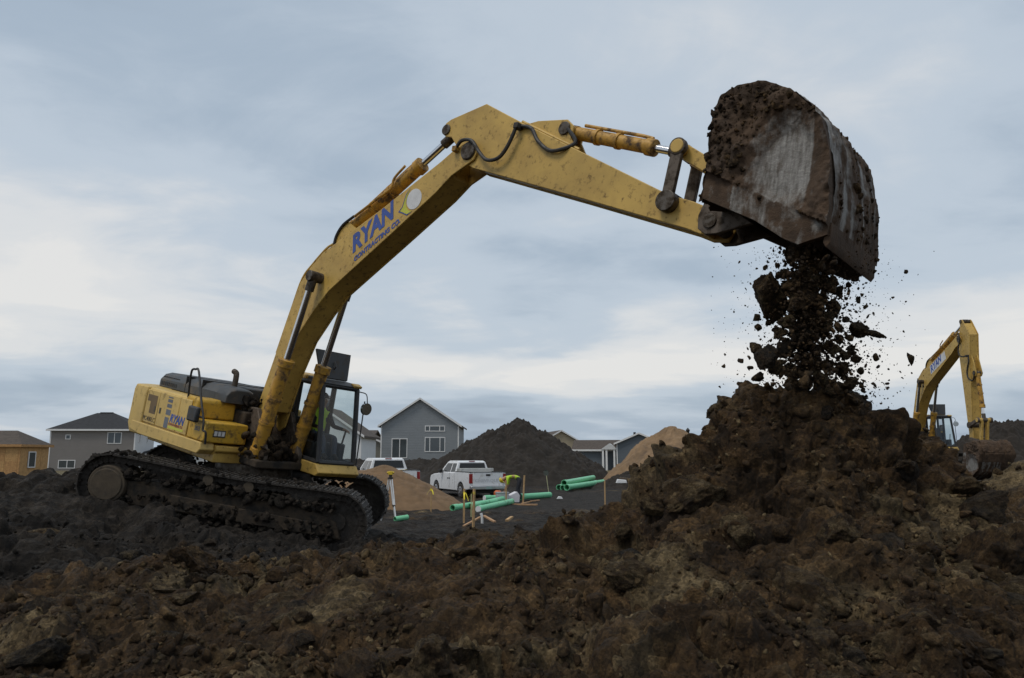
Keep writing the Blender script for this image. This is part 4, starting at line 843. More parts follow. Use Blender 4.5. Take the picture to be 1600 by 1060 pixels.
def bucket_part(root, U, jk, HW=.86):
    prof = [(9.92,6.32),(9.93,6.9),(9.94,7.45),(10.02,7.6),(10.2,7.69),(10.4,7.715),(10.57,7.71),(10.9,7.56),(11.1,7.38),(11.29,7.19),(11.37,6.97),(11.43,6.72),(11.49,6.4),(11.52,6.12),(11.51,5.84)]
    mouth = [(11.20,5.73),(11.02,5.80),(10.63,6.03)]
    # shell: swept sheet with thickness, finely divided so that caked mud can stand on it
    def dense(P, n):
        out = []
        for i in range(len(P) - 1):
            for k in range(n): t = k / n; out.append((P[i][0] + (P[i + 1][0] - P[i][0]) * t, P[i][1] + (P[i + 1][1] - P[i][1]) * t))
        return out + [P[-1]]
    P = dense(prof, 8); nY = 72; cen = Vector((10.7, 0, 6.8)); verts = []; wear = []
    for i, p in enumerate(P):
        for j in range(nY + 1):
            y = -HW + 2 * HW * j / nY; s = Vector((p[0], y, p[1])); n = (Vector((p[0], 0, p[1])) - Vector((cen.x, 0, cen.z))).normalized()
            st = abs(((y + HW) / .235) % 1 - .5)
            lump = .045 * (mnoise.noise(s * 2.6) + .45) + .022 * mnoise.noise(s * 8) + .012 * mnoise.noise(s * 20)
            sn = mnoise.noise(Vector((i * .035, y * 8.5, 3.3))) + .5 * mnoise.noise(Vector((i * .08, y * 21, 7.3))); bar = 1 if st < .06 else 0
            q = s + n * (max(0, lump) * (1.9 if i < 45 else 1.0) * (0.4 if sn > .25 else 1) + .014 * bar); verts.append((jk((q.x, q.z))[0], q.y, jk((q.x, q.z))[1]))
            f = i / len(P); wear.append(max(0, (.44 + .75 * sn + .1 * bar) * (1 if f > .5 else .35) - .25 * max(0, y) ))
    w_ = nY + 1; faces = [(i * w_ + j, i * w_ + j + 1, (i + 1) * w_ + j + 1, (i + 1) * w_ + j) for i in range(len(P) - 1) for j in range(nY)]
    no = len(verts)
    for p in P:                                          # inner skin
        n = (Vector((p[0], 0, p[1])) - Vector((cen.x, 0, cen.z))).normalized() * .05
        for j in range(nY + 1): verts.append((jk((p[0] - n.x, p[1] - n.z))[0], -HW + 2 * HW * j / nY, jk((p[0] - n.x, p[1] - n.z))[1])); wear.append(0.)
    nf = len(faces); faces += [tuple(reversed([k + no for k in f])) for f in faces[:nf]]
    e = (len(P) - 1) * w_
    faces += [(e + j, e + j + 1, e + j + 1 + no, e + j + no) for j in range(nY)] + [(j + 1, j, j + no, j + 1 + no) for j in range(nY)]
    b = U(); b.add(verts, faces); bk = b.build('bucket', BUCKET, root, ang=60)
    a = bk.data.attributes.new('wear', 'FLOAT', 'POINT'); a.data.foreach_set('value', wear)
    if HW > .8:
        rq = random.Random(58); pp = []; sz_ = []
        for _ in range(750):
            k = rq.randrange(no); 
            if wear[k] > .35: continue
            pp.append(tuple(b.M @ Vector(verts[k]))); sz_.append(min(.055, rq.lognormvariate(-4.3, .6)))
        me = bpy.data.meshes.new('caked_mud'); fill_tris(me, *scatter_mesh(TINY, MID, np.array(pp), np.array(sz_), np.tile(np.array([0., .1, 0.]), (len(pp), 1)), ol=.3)); me.materials.append(SOIL)
        mo = bpy.data.objects.new('caked_mud', me); COL.objects.link(mo); mo.parent = bk; mo['kind'] = 'stuff'
    # side plates, gridded over their outline
    outline = prof + mouth
    def inside(x, z):
        c = False; n = len(outline)
        for i in range(n):
            x1, z1 = outline[i]; x2, z2 = outline[(i + 1) % n]
            if (z1 > z) != (z2 > z) and x < (x2 - x1) * (z - z1) / (z2 - z1) + x1: c = not c
        return c
    for s in (-1, 1):
        bm = bmesh.new(); ov = [bm.verts.new((x, 0, z)) for x, z in dense(outline + [outline[0]], 4)[:-1]]; f = bm.faces.new(ov)
        bmesh.ops.triangulate(bm, faces=[f])
        for _ in range(6):
            bmesh.ops.subdivide_edges(bm, edges=[e for e in bm.edges if e.calc_length() > .035], cuts=1, use_grid_fill=False); bmesh.ops.triangulate(bm, faces=[f_ for f_ in bm.faces if len(f_.verts) > 3])
        bmesh.ops.beautify_fill(bm, faces=bm.faces, edges=[e for e in bm.edges if not e.is_boundary])
        wr = []; vv = []
        for v in bm.verts:
            x, z = v.co.x, v.co.z; dx, dz = (x - 10.93) / .43, (z - 6.70) / .54; q = math.sqrt(dx * dx + dz * dz)
            p3 = Vector((x, s * 3, z)); mk = max(0, min(1, (q - .70) * 1.5)); mud = mk * (.11 + .09 * mnoise.noise(p3 * 2.2) + .05 * abs(mnoise.noise(p3 * 5)) + .03 * mnoise.noise(p3 * 11) + .014 * mnoise.noise(p3 * 24))
            dm = (z - (6.32 - (x - 9.92) * .45)); lowb = dm < .34
            if lowb: mud = .05 + .012 * mnoise.noise(p3 * 6)
            we = .86 - .50 * max(0, q - .35) if q < 1.2 else .12
            if lowb: we = .30 + .35 * (x > 10.3) * (.5 + mnoise.noise(Vector((x * 9, z * 2, 1))))
            if x > 11.2 and not lowb: we = .35
            u = jk((x, z)); vv.append((u[0], s * (HW - .01 + mud), u[1])); wr.append(max(0, we))
        no = len(vv); fs = [tuple(v.index for v in f_.verts) for f_ in bm.faces]; bd = [tuple(v.index for v in e.verts) for e in bm.edges if e.is_boundary]
        vv += [(x, s * (HW - .05), z) for x, y, z in vv]; wr += [0.] * no
        allf = fs + [tuple(reversed([k + no for k in f_])) for f_ in fs] + [(p_, q_, q_ + no, p_ + no) for p_, q_ in bd]
        bm.free(); pl = U(); pl.add(vv, allf); o = pl.build('side_plate', BUCKET, bk, ang=60)
        a = o.data.attributes.new('wear', 'FLOAT', 'POINT'); a.data.foreach_set('value', wr)
        if HW > .8:
            cand = [p_ for p_, w_v in zip(vv[:no], wr[:no]) if w_v < .3]; rq = random.Random(60 + s); pp = [tuple(U().M @ Vector(rq.choice(cand))) for _ in range(380)]; sz_ = np.array([min(.05, rq.lognormvariate(-4.4, .6)) for _ in pp])
            me = bpy.data.meshes.new('caked_mud'); fill_tris(me, *scatter_mesh(TINY, MID, np.array(pp), sz_, np.tile(np.array([0., .1, 0.]), (len(pp), 1)), ol=.3)); me.materials.append(SOIL)
            mo = bpy.data.objects.new('caked_mud', me); COL.objects.link(mo); mo.parent = bk; mo['kind'] = 'stuff'
        ear = [jk(p) for p in [(9.99, 7.2), (9.82, 7.0), (9.74, 6.75), (9.58, 6.28), (9.60, 6.10), (9.72, 6.02), (9.88, 6.03), (10.35, 6.16), (9.98, 6.40)]]
        U().prism(ear, s * .285 - .035, s * .285 + .035).build('bucket_ear', RUST, bk, .01)
    lip = [jk(p) for p in [(11.530, 5.99), (11.540, 5.76), (11.505, 5.70), (11.462, 5.76), (11.458, 5.98)]]
    U().prism(lip, -HW + .002, HW - .002).build('cutting_edge', BUCKET, bk, .008)
    c = jk((9.76, 6.20)); U().cyl((c[0], -.34, c[1]), (c[0], .34, c[1]), .10, n=18).build('bucket_pin', PINM, bk, .008)
    # earth still clinging inside
    e = U(); ins = [jk(p) for p in [(10.05, 6.5), (10.1, 7.4), (10.5, 7.6), (10.9, 7.45), (11.25, 7.1), (11.38, 6.5), (11.3, 6.2), (10.9, 6.6), (10.5, 6.55)]]
    e.prism(ins, -HW + .08, HW - .08).build('clinging_soil', BUCKIN, bk, .08)
EXM = EX_R.to_4x4(); EXM.translation = EX_O
ex1 = excavator('excavator', 'large muddy yellow crawler excavator tipping soil from its raised bucket', EXM, R(-42.2))
# second machine far right, cab half hidden by the pile
ex2m = Matrix.Translation((22.35, 43.58, 1.01)) @ Matrix.Rotation(R(-60), 4, 'Z')
ex2 = excavator('excavator', 'distant yellow excavator at right with its arm hanging down behind the pile', ex2m, R(-32.2), d_boom=R(-9.7), d_arm=R(-60.9), d_bkt=R(-12), big_text=False, detail=False)

# ------------------------------------------------------------------ trucks
def pickup(name, label, loc, rz, tool_box=True):
    """x forward, y left, z up, origin on the ground under the rear bumper's middle"""
    r = empty(name, loc, rz); tag(r, label, 'pickup truck')
    W = .99; arch = lambda cx, n=10: [(cx + .47 * math.cos(a), .38 + .47 * math.sin(a)) for a in np.linspace(0, math.pi, n)]
    low = [(.12, .52), (.10, 1.33)] + [(2.02, 1.36), (2.05, 1.30), (3.95, 1.27), (5.2, 1.18), (5.62, 1.10), (5.72, .95), (5.74, .55), (5.6, .42)] + [(p[0], p[1]) for p in arch(4.75)][0:] + [(4.2, .40), (1.85, .40)] + [(p[0], p[1]) for p in arch(1.28)] + [(.75, .46)]
    b = MB(); b.prism(low, -W, -W + .16); b.prism(low, W - .16, W)
    b.box((2.02, -W + .161, .45), (3.9, W - .161, 1.28)); b.prism([(3.9, .5), (3.9, 1.27), (5.2, 1.19), (5.62, 1.10), (5.70, .95), (5.70, .5)], -W + .161, W - .161)
    b.box((.2, -W + .161, .55), (2.02, W - .161, .72)); b.box((1.95, -W + .161, .73), (2.02, W - .161, 1.36))
    body = b.build('body', TRUCKW, r, .03)
    MB().box((.06, -W + .17, .56), (.13, W - .17, 1.335)).build('tailgate', TRUCKW, r, .015)
    MB().box((.045, -.12, 1.16), (.058, .12, 1.25)).build('tailgate_handle', BLACK, r)
    text_mesh('lettering', 'CHEVROLET', .2, Matrix.Translation((.056, .72, .87)) @ Matrix(((0, 0, -1), (-1, 0, 0), (0, 1, 0))).to_4x4(), TAILG, r, 0, .006, 1.44)
    rl = MB(); rl.box((.08, -W - .005, 1.335), (2.0, -W + .17, 1.365)); rl.box((.08, W - .17, 1.335), (2.0, W + .005, 1.365)); rl.box((.05, -W + .18, 1.336), (.14, W - .18, 1.36)); rl.build('bed_rail', BLACK, r)
    # cab greenhouse
    sec = [(2.03, 1.33, .93), (2.12, 1.84, .76), (2.35, 1.90, .74), (3.35, 1.90, .74), (3.6, 1.84, .76), (4.25, 1.27, .90)]
    prof_lo = 1.285; g = MB()
    v = []; lowx = [2.03, 2.05, 2.35, 3.35, 3.75, 4.25]
    for (x, z, hw), lx in zip(sec, lowx): v += [(x, -hw, z), (x, hw, z), (lx, -.95, prof_lo), (lx, .95, prof_lo)]
    n = len(sec); f = []
    for i in range(n - 1): a = i * 4; c = a + 4; f += [(a, c, c + 1, a + 1), (a, a + 2, c + 2, c), (a + 1, c + 1, c + 3, a + 3)]
    f += [(0, 1, 3, 2), ((n - 1) * 4, (n - 1) * 4 + 2, (n - 1) * 4 + 3, (n - 1) * 4 + 1)]
    cabo = MB().add(v, f).build('cab', TRUCKW, r, .03)
    def sidew(x0, x1, x0t, x1t, nm):
        for s in (-1, 1):
            q = lambda x, t: (x, s * (.955 - .19 * t + .006), 1.285 + .56 * t)
            MB().add([q(x0, .08), q(x1, .08), q(x1t, .86), q(x0t, .86)] + [(p[0], p[1] - s * .02, p[2]) for p in (q(x0, .08), q(x1, .08), q(x1t, .86), q(x0t, .86))], [(0, 1, 2, 3), (4, 5, 6, 7), (0, 1, 5, 4), (1, 2, 6, 5), (2, 3, 7, 6), (3, 0, 4, 7)]).build(nm, DGLASS, cabo, smooth=False)
    sidew(2.20, 2.75, 2.25, 2.72, 'rear_side_window'); sidew(2.86, 3.95, 2.86, 3.52, 'side_window')
    def slab(pts, nm, off):
        MB().add([tuple(Vector(p)) for p in pts] + [tuple(Vector(p) + Vector(off)) for p in pts], [(0, 1, 2, 3), (7, 6, 5, 4), (0, 4, 5, 1), (1, 5, 6, 2), (2, 6, 7, 3), (3, 7, 4, 0)]).build(nm, DGLASS, cabo, smooth=False)
    slab([(2.035, -.76, 1.42), (2.035, .76, 1.42), (2.095, .68, 1.78), (2.095, -.68, 1.78)], 'rear_window', (-.012, 0, 0))
    slab([(4.24, -.80, 1.33), (4.24, .80, 1.33), (3.68, .68, 1.80), (3.68, -.68, 1.80)], 'windscreen', (.02, 0, .015))
    MB().box((2.10, -.16, 1.855), (2.16, .16, 1.89)).build('brake_light', RED, cabo)
    for s in (-1, 1):
        MB().box((.085, s * .90 - .075, .80), (.16, s * .90 + .096 * 1, 1.27)).build('tail_light', RED, r, .01)
        MB().box((3.72, s * 1.0 - (.0 if s > 0 else .2), 1.25), (3.84, s * 1.0 + (.2 if s > 0 else 0), 1.45)).build('wing_mirror', BLACK, r, .02)
        for x in (2.72, 2.95): MB().box((x, s * (W + .002) - .004, .98), (x + .16, s * (W + .002) + .012, 1.03)).build('door_handle', BLACK, r)
        for x in (2.10, 2.80, 3.98): MB().box((x, s * (W + .001) - .003, .5), (x + .014, s * (W + .001) + .003, 1.27)).build('door_seam', DECGR, r)
        MB().box((5.66, s * .75 - .18, .80), (5.75, s * .75 + .18, 1.02)).build('headlight', CHR2, r, .02)
        for x in (1.28, 4.75):
            t = MB(); y0, y1 = s * .78, s * 1.0
            t.cyl((x, y0, .385), (x, y1, .385), .385, n=28); ty = t.build('wheel', TYRE, r, .04)
            MB().cyl((x, y1, .385), (x, y1 + s * .012, .385), .24, .22, 24).build('rim', RIM, ty); MB().cyl((x, y1 + s * .013, .385), (x, y1 + s * .03, .385), .075, n=12).build('hub', RIM, ty)
            for k in range(6):
                a = k * math.pi / 3; MB().cyl((x + .15 * math.cos(a), y1 + s * .012, .385 + .15 * math.sin(a)), (x + .15 * math.cos(a), y1 + s * .016, .385 + .15 * math.sin(a)), .045, n=10).build('rim_hole', BLACK, ty)
            if True: MB().box((x - .5, s * .70 - .05, .35), (x + .5, s * .70 + .05, .95)).build('wheel_well', BLACK, r)
    bp = MB(); bp.prism([(-.10, .50), (-.10, .68), (.10, .70), (.10, .50)], -.98, .98).build('rear_bumper', CHR2, r, .03)
    MB().box((-.112, -.16, .52), (-.102, .16, .66)).build('licence_plate', mat('plate', (.30, .42, .40), .5), r)
    MB().box((5.70, -.95, .45), (5.86, .95, .70)).build('front_bumper', CHR2, r, .04)
    MB().box((.3, -.7, .30), (5.4, .7, .46)).build('chassis', BLACK, r)
    if tool_box: MB().box((1.42, -.93, 1.18), (1.93, .93, 1.52)).build('bed_tool_box', mat('galvanised', (.42, .42, .40), .5, .3), r, .02)
    return r
T1 = Vector((at(764, 39.5), 39.5, 0)); T1.z = gz(T1.x, T1.y) - .02
pickup('pickup_truck', 'white extended cab pickup truck with bed tool box by the worker', T1, R(90 + 26))
T2 = Vector((at(628, 36.6), 36.6, 0)); T2.z = gz(T2.x, T2.y) + .0
pickup('pickup_truck', 'white pickup truck half hidden behind the brown sand heap', T2, R(90 + 24), False)
def jug(px, d, z, col, nm, label, r=.17, h=.42, dx=0):
    x = at(px, d); o = empty(nm, (x, d, z)); tag(o, label, 'cooler')
    m = mat(nm + '_' + str(col), col, .4); MB().cyl((0, 0, 0), (0, 0, h * .78), r, r * .96, 20).build('barrel', m, o, .02); MB().cyl((0, 0, h * .782), (0, 0, h), r * 1.04, r * .8, 20).build('lid', WHITE if col[0] > .5 and col[2] < .1 and nm == 'x' else m, o, .02)
jug(633, 37.2, .72 + T2.z, (.66, .46, .02), 'water_cooler', 'yellow water cooler in the bed of the half hidden truck', .22, .64)
jug(621, 37.4, .72 + T2.z, (.70, .68, .68), 'water_jug', 'white jug between the yellow coolers in the truck bed', .17, .62)
jug(613, 37.6, .72 + T2.z, (.75, .50, .02), 'fuel_can', 'yellow can beside the white jug in the truck bed', .15, .72)

# ------------------------------------------------------------------ small things on the flat
def rib(st, z):
    rr = random.Random(int(z * 1000) + len(bpy.data.objects))
    b = MB()
    for k in range(2):
        a = rr.uniform(0, 6.3); L = rr.uniform(.16, .30); ca, sa = math.cos(a), math.sin(a); p = [(ca * .03, sa * .03, z)]
        for i in range(1, 5): p.append((ca * (.03 + .035 * i), sa * (.03 + .035 * i) + .012 * math.sin(2 * i), z + .02 - L * (i / 4) ** 1.3))
        v = [q for c in p for q in ((c[0] - sa * .022, c[1] + ca * .022, c[2]), (c[0] + sa * .022, c[1] - ca * .022, c[2]))]
        v += [(x + .004, y + .004, zz + .003) for x, y, zz in v]; n = len(p)
        b.add(v, [(2 * i, 2 * i + 2, 2 * i + 3, 2 * i + 1) for i in range(n - 1)] + [(2 * n + 2 * i + 1, 2 * n + 2 * i + 3, 2 * n + 2 * i + 2, 2 * n + 2 * i) for i in range(n - 1)])
    b.cyl((0, 0, z - .04), (0, 0, z + .04), .034, n=10); b.build('ribbon', RIBBON, st)
def stake(px, d, h, label, ribbon=True, lean=(0, 0), m=WOOD, w=.022):
    x = at(px, d); z = gz(x, d); o = empty('survey_stake', (x, d, z)); tag(o, label, 'stake', 'wooden survey stakes'); o.rotation_euler = (lean[0], lean[1], random.uniform(0, 1))
    MB().add([(-w, -w, -.25), (w, -w, -.25), (w, w, -.25), (-w, w, -.25), (-w, -w, h), (w, -w, h), (w, w, h), (-w, w, h)], [(3, 2, 1, 0), (4, 5, 6, 7), (0, 1, 5, 4), (1, 2, 6, 5), (2, 3, 7, 6), (3, 0, 4, 7)]).build('shaft', m, o, smooth=False)
    if ribbon: rib(o, h - .12)
stake(676, 30, .95, 'thin stake with yellow ribbon beside the brown sand heap')
stake(726.5, 26, 1.1, 'left of the two close stakes with yellow ribbons before the pickup', w=.03)
stake(741, 23.6, 1.1, 'tall right stake of the ribboned pair before the pickup', w=.03, lean=(0, .02))
stake(737.5, 28, .80, 'short pale stake between the two ribboned stakes', False, w=.018, m=mat('pale_stake', (.45, .45, .22), .7))
stake(791, 35, 1.0, 'stake in front of the bending worker', False)
stake(817, 36.4, 1.2, 'stake leaning at the worker\'s right beside the white box', False, lean=(0, .06), w=.03)
stake(942.5, 33, 1.05, 'lone stake right of the stacked green pipes', False, w=.025)
def shovel():
    x, d = at(857, 41), 41.; o = empty('shovel', (x, d, gz(x, d)), 0); tag(o, 'shovel standing blade up beside the long green pipe', 'shovel'); o.rotation_euler = (0, -.13, 0)
    MB().tube([(0, 0, -.1), (0, 0, .6), (0, 0, 1.05)], .02).build('handle', mat('pale_handle', (.42, .42, .25), .7), o)
    MB().add([(-.05, 0, 1.03), (.05, 0, 1.03), (.13, .03, 1.12), (.13, .03, 1.28), (0, .01, 1.36), (-.13, .03, 1.28), (-.13, .03, 1.12), (-.05, .02, 1.03), (.05, .02, 1.03), (.13, .05, 1.12), (.13, .05, 1.28), (0, .03, 1.36), (-.13, .05, 1.28), (-.13, .05, 1.12)],
             [tuple(range(7)), tuple(range(13, 6, -1))] + [(i, (i + 1) % 7, (i + 1) % 7 + 7, i + 7) for i in range(7)]).build('blade', mat('shovel_steel', (.05, .06, .05), .6), o)
shovel()
def green_pipe(a, b, r, label, cap=None, dz0=0., dz1=0., group='green pipes'):
    x0, x1 = at(*a), at(*b); z0 = gz(x0, a[1]) + r + dz0; z1 = gz(x1, b[1]) + r + dz1
    o = MB().pipe((x0, a[1], z0), (x1, b[1], z1), r, r * .1, 22).build('green_pipe', PIPE); tag(o, label, 'pipe', group)
    d = (Vector((x1, b[1], z1)) - Vector((x0, a[1], z0))).normalized(); p0 = Vector((x0, a[1], z0))
    MB().pipe(p0 + d * .001, p0 + d * .32, r * 1.13, r * .1, 22).build('bell_end', PIPE, o)
    if cap: MB().cyl(p0 - d * .02, p0 + d * .03, r * 1.02, n=22).build('end_cap', WHITE, o)
PG = 'green sewer pipes by the worker'
green_pipe((709, 31.5), (775, 34.3), .12, 'green pipe lying nearest the ribboned stakes, its open end facing left', group=PG)
green_pipe((735, 32.3), (786, 35.4), .12, 'green pipe with dark open end behind the white capped one', group=PG)
green_pipe((748.5, 31.4), (800, 34.7), .12, 'green pipe with a white capped end', True, group=PG)
green_pipe((758, 36.6), (786, 37.2), .12, 'short green pipe with white end close to the pickup', True, group=PG)
green_pipe((812, 37.2), (858, 39.2), .14, 'long green pipe right of the bending worker', group=PG)
PS = 'green pipes stacked at right'
for i, (a, b, dz, dz1) in enumerate((((872, 47.5), (930, 54), 0, .05), ((878, 46.5), (936, 52.5), 0, .05), ((884, 45.8), (940, 51.2), 0, .1), ((880, 46.6), (925, 53.5), .28, .36))):
    green_pipe(a, b, .165, ['back green pipe of the stack at right', 'middle green pipe of the stack at right', 'front green pipe of the stack at right', 'green pipe lying on top of the stack at right'][i], None, dz, dz1, PS)
x_ = at(622, 25.5); zz_ = gz(x_, 25.5)
o_ = MB().pipe((x_, 25.4, zz_ + .05), (x_ + .36, 25.7, zz_ + .09), .085, .01, 20).build('pipe_offcut', PIPE); tag(o_, 'short green pipe offcut at the foot of the tripod', 'pipe')
def tripod():
    d = 26.; x = at(613, d); z = gz(x, d); o = empty('survey_tripod', (x, d, z)); tag(o, 'surveying level on an aluminium tripod before the brown sand heap', 'tripod')
    ALU = mat('aluminium', (.66, .67, .68), .45, .2, var=.05); LY = mat('level_yellow', (.60, .42, .03), .5)
    for i, (fx, fy) in enumerate(((-.30, .1), (.27, -.35), (.12, .45))):
        for s in (-.03, .03): MB().tube([(fx * .1 + s, fy * .1, 1.38), (fx * .62 + s * .8, fy * .62, .55)], .021, 6).build('leg', ALU, o)
        MB().tube([(fx * .5, fy * .5, .72), (fx, fy, 0)], .026, 8).build('lower_leg', ALU, o); MB().cyl((fx * .60, fy * .60, .54), (fx * .63, fy * .63, .48), .04, n=8).build('clamp', BLACK, o)
    MB().cyl((0, 0, 1.37), (0, 0, 1.42), .09, n=16).build('head_plate', BLACK, o); MB().cyl((0, 0, 1.421), (0, 0, 1.50), .05, n=12).build('levelling_base', BLACK, o)
    MB().box((-.07, -.06, 1.50), (.07, .06, 1.62)).cyl((-.12, 0, 1.57), (.12, 0, 1.57), .035, n=12).build('level', LY, o, .01)
tripod()
def board(a, b, label, w=.05, t=.02, z0=.0, z1=.0, m=WOOD2, name='lumber'):
    x0, x1 = at(*a), at(*b); A = Vector((x0, a[1], gz(x0, a[1]) + t + z0)); B = Vector((x1, b[1], gz(x1, b[1]) + t + z1)); d = (B - A).normalized(); s = d.cross(Vector((0, 0, 1))).normalized() * w; u = s.cross(d).normalized() * t
    v = [p + i * s + j * u for p in (A, B) for i, j in ((-1, -1), (1, -1), (1, 1), (-1, 1))]
    o = MB().add(v, [(3, 2, 1, 0), (4, 5, 6, 7), (0, 1, 5, 4), (1, 2, 6, 5), (2, 3, 7, 6), (3, 0, 4, 7)]).build(name, m, None, smooth=False); tag(o, label, 'board', 'pieces of lumber on the ground')
board((726, 24.4), (752, 24.9), 'left wooden board propped against the white post', .045, .02, 0, .22)
board((757, 24.9), (774, 24.3), 'right wooden board propped against the white post', .045, .02, .24, 0)
board((792, 34.6), (839, 34.2), 'long reddish board lying before the worker', .07, .03, .02, .02)
board((816, 35), (829, 37), 'short board beside the long green pipe', .05, .02, .03, .03)
board((828, 36.6), (842, 36.8), 'short flat board under the long green pipe', .06, .02, .04, .04)
board((792, 25.2), (800, 25.6), 'small pale wood offcut on the dark ground', .05, .03, .05, .12, WOOD)
board((966, 40), (1020, 38.5), 'dark plank lying before the tan sand heap', .06, .05, .75, .60, mat('dark_plank', (.09, .065, .045), .8))
def white_post():
    x, d = at(754.5, 24.8), 24.8; z = gz(x, d)
    o = MB().tube(spline([(x, d, z - .2), (x, d, z + .1), (x - .01, d, z + .25), (x - .04, d, z + .36)], 4), .042, 12).build('white_post', WHITE); tag(o, 'short bent white plastic pipe stub standing between two boards', 'post')
white_post()
def boxes():
    x, d = at(785, 35.6), 35.6; z = gz(x, d); o = empty('plastic_tub', (x, d, z), .3); tag(o, 'clear plastic tub beside the capped green pipes', 'tub')
    b = MB(); m = mat('clear_plastic', (.42, .43, .45), .3); b.box((-.24, -.16, 0), (.24, .16, .03)); b.box((-.26, -.18, .031), (-.23, .18, .40)); b.box((.23, -.18, .031), (.26, .18, .40)); b.box((-.229, -.18, .031), (.229, -.15, .40)); b.box((-.229, .15, .031), (.229, .18, .40)); b.build('tub_wall', m, o, .01)
    MB().box((-.28, -.2, .40), (.28, .2, .43)).build('rim', m, o, .008)
    x, d = at(802, 35.9), 35.9; z = gz(x, d)
    o = MB(Matrix.Translation((x, d, z)) @ Matrix.Rotation(.35, 4, 'Z')).prism([(-.28, .0), (.22, .0), (.25, .30), (.12, .47), (-.30, .28)], -.2, .2).build('cardboard_box', mat('white_card', (.62, .61, .64), .7), None, .015); tag(o, 'crumpled white box by the worker\'s hands', 'box')
    x, d = at(778, 37.4), 37.4; z = gz(x, d); o = empty('orange_cooler', (x, d, z)); tag(o, 'orange round cooler near the pickup bumper', 'cooler')
    m = mat('orange_plastic', (.50, .11, .02), .5); MB().cyl((0, 0, 0), (0, 0, .36), .17, .19, 20).build('barrel', m, o, .02); MB().cyl((0, 0, .361), (0, 0, .46), .195, .10, 20).build('lid', m, o, .02)
    x, d = at(873, 38), 38.; o = MB(Matrix.Translation((x, d, gz(x, d) + .04))).prism([(-.14, 0), (.15, .0), (.10, .09), (-.05, .12)], -.1, .1).build('paper_scrap', WHITE, None, .01); tag(o, 'white scrap on dark ground below the stacked pipes', 'scrap')
    x, d = at(968, 42), 42.; o = MB(Matrix.Translation((x, d, gz(x, d) + .55))).prism([(-.28, 0), (.28, 0), (.24, .16), (-.2, .2)], -.2, .2).build('white_sack', WHITE, None, .02); tag(o, 'white sack on the soil bank before the tan sand heap', 'sack')
boxes()

# ------------------------------------------------------------------ people
def person(name, label, joints, bones, mtx, mats, fingers=()):
    """joints: name -> (co, radius); bones: (a, b, material index). One skinned mesh, materials by nearest bone."""
    me = bpy.data.meshes.new(name); ks = list(joints); ix = {k: i for i, k in enumerate(ks)}
    me.from_pydata([joints[k][0] for k in ks], [(ix[a], ix[b]) for a, b, _ in bones], [])
    o = bpy.data.objects.new(name, me); COL.objects.link(o)
    sk = o.modifiers.new('skin', 'SKIN'); sk.use_smooth_shade = True; sk.branch_smoothing = .4
    for i, k in enumerate(ks):
        r = joints[k][1]; r = (r, r) if not isinstance(r, tuple) else r
        me.skin_vertices[0].data[i].radius = r
    me.skin_vertices[0].data[ix['pelvis']].use_root = True
    ss = o.modifiers.new('sub', 'SUBSURF'); ss.levels = 2; ss.render_levels = 2
    dg = bpy.context.evaluated_depsgraph_get(); dg.update(); m2 = bpy.data.meshes.new_from_object(o.evaluated_get(dg)); o.modifiers.clear(); o.data = m2; m2.name = name
    m2.materials.clear()
    for m in mats: m2.materials.append(m)
    segs = [(Vector(joints[a][0]), Vector(joints[b][0]), mi) for a, b, mi in bones]
    for p in m2.polygons:
        best = 9; bi = 0
        for a, b, mi in segs:
            t = max(0, min(1, (p.center - a).dot(b - a) / max(1e-9, (b - a).length_squared))); dd = (p.center - a.lerp(b, t)).length
            if dd < best: best = dd; bi = mi
        p.material_index = bi; p.use_smooth = True
    o.matrix_world = mtx; tag(o, label, 'person'); return o
VIS = mat('hi_vis_lime', (.42, .62, .03), .7, var=.08); VEST = mat('tan_vest', (.42, .30, .12), .8, var=.15); SKIN = mat('skin', (.42, .24, .16), .6, var=.06); JEAN = mat('denim', (.06, .075, .11), .85, var=.15)
DKC = mat('dark_clothes', (.02, .022, .03), .85); BOOT = mat('boots', (.05, .035, .022), .8); YHAT = mat('hard_hat_yellow', (.62, .47, .02), .4); HAIR = mat('hair_dark', (.03, .02, .015), .8)
def fingers(J, B, hand, wrist, dirv, side, mi, curl=Vector((0, 0, -1)), s=1.):
    d = dirv.normalized(); sd = side.normalized(); h = Vector(J[hand][0])
    for k, (off, L) in enumerate(((-.033, .072), (-.011, .084), (.011, .080), (.033, .062))):
        a = h + sd * off * s + d * .03; b = a + d * L * .55 + curl * .01; c = b + (d * .6 + curl * .8).normalized() * L * .5
        for nm, q, r in (('a', a, .0095), ('b', b, .0085), ('c', c, .007)): J[f'{hand}{k}{nm}'] = (tuple(q), r)
        B += [(hand, f'{hand}{k}a', mi), (f'{hand}{k}a', f'{hand}{k}b', mi), (f'{hand}{k}b', f'{hand}{k}c', mi)]
    a = h - sd * .045 - d * .01; b = a - sd * .02 + d * .04
    J[hand + 'ta'] = (tuple(a), .011); J[hand + 'tb'] = (tuple(b), .009); B += [(hand, hand + 'ta', mi), (hand + 'ta', hand + 'tb', mi)]
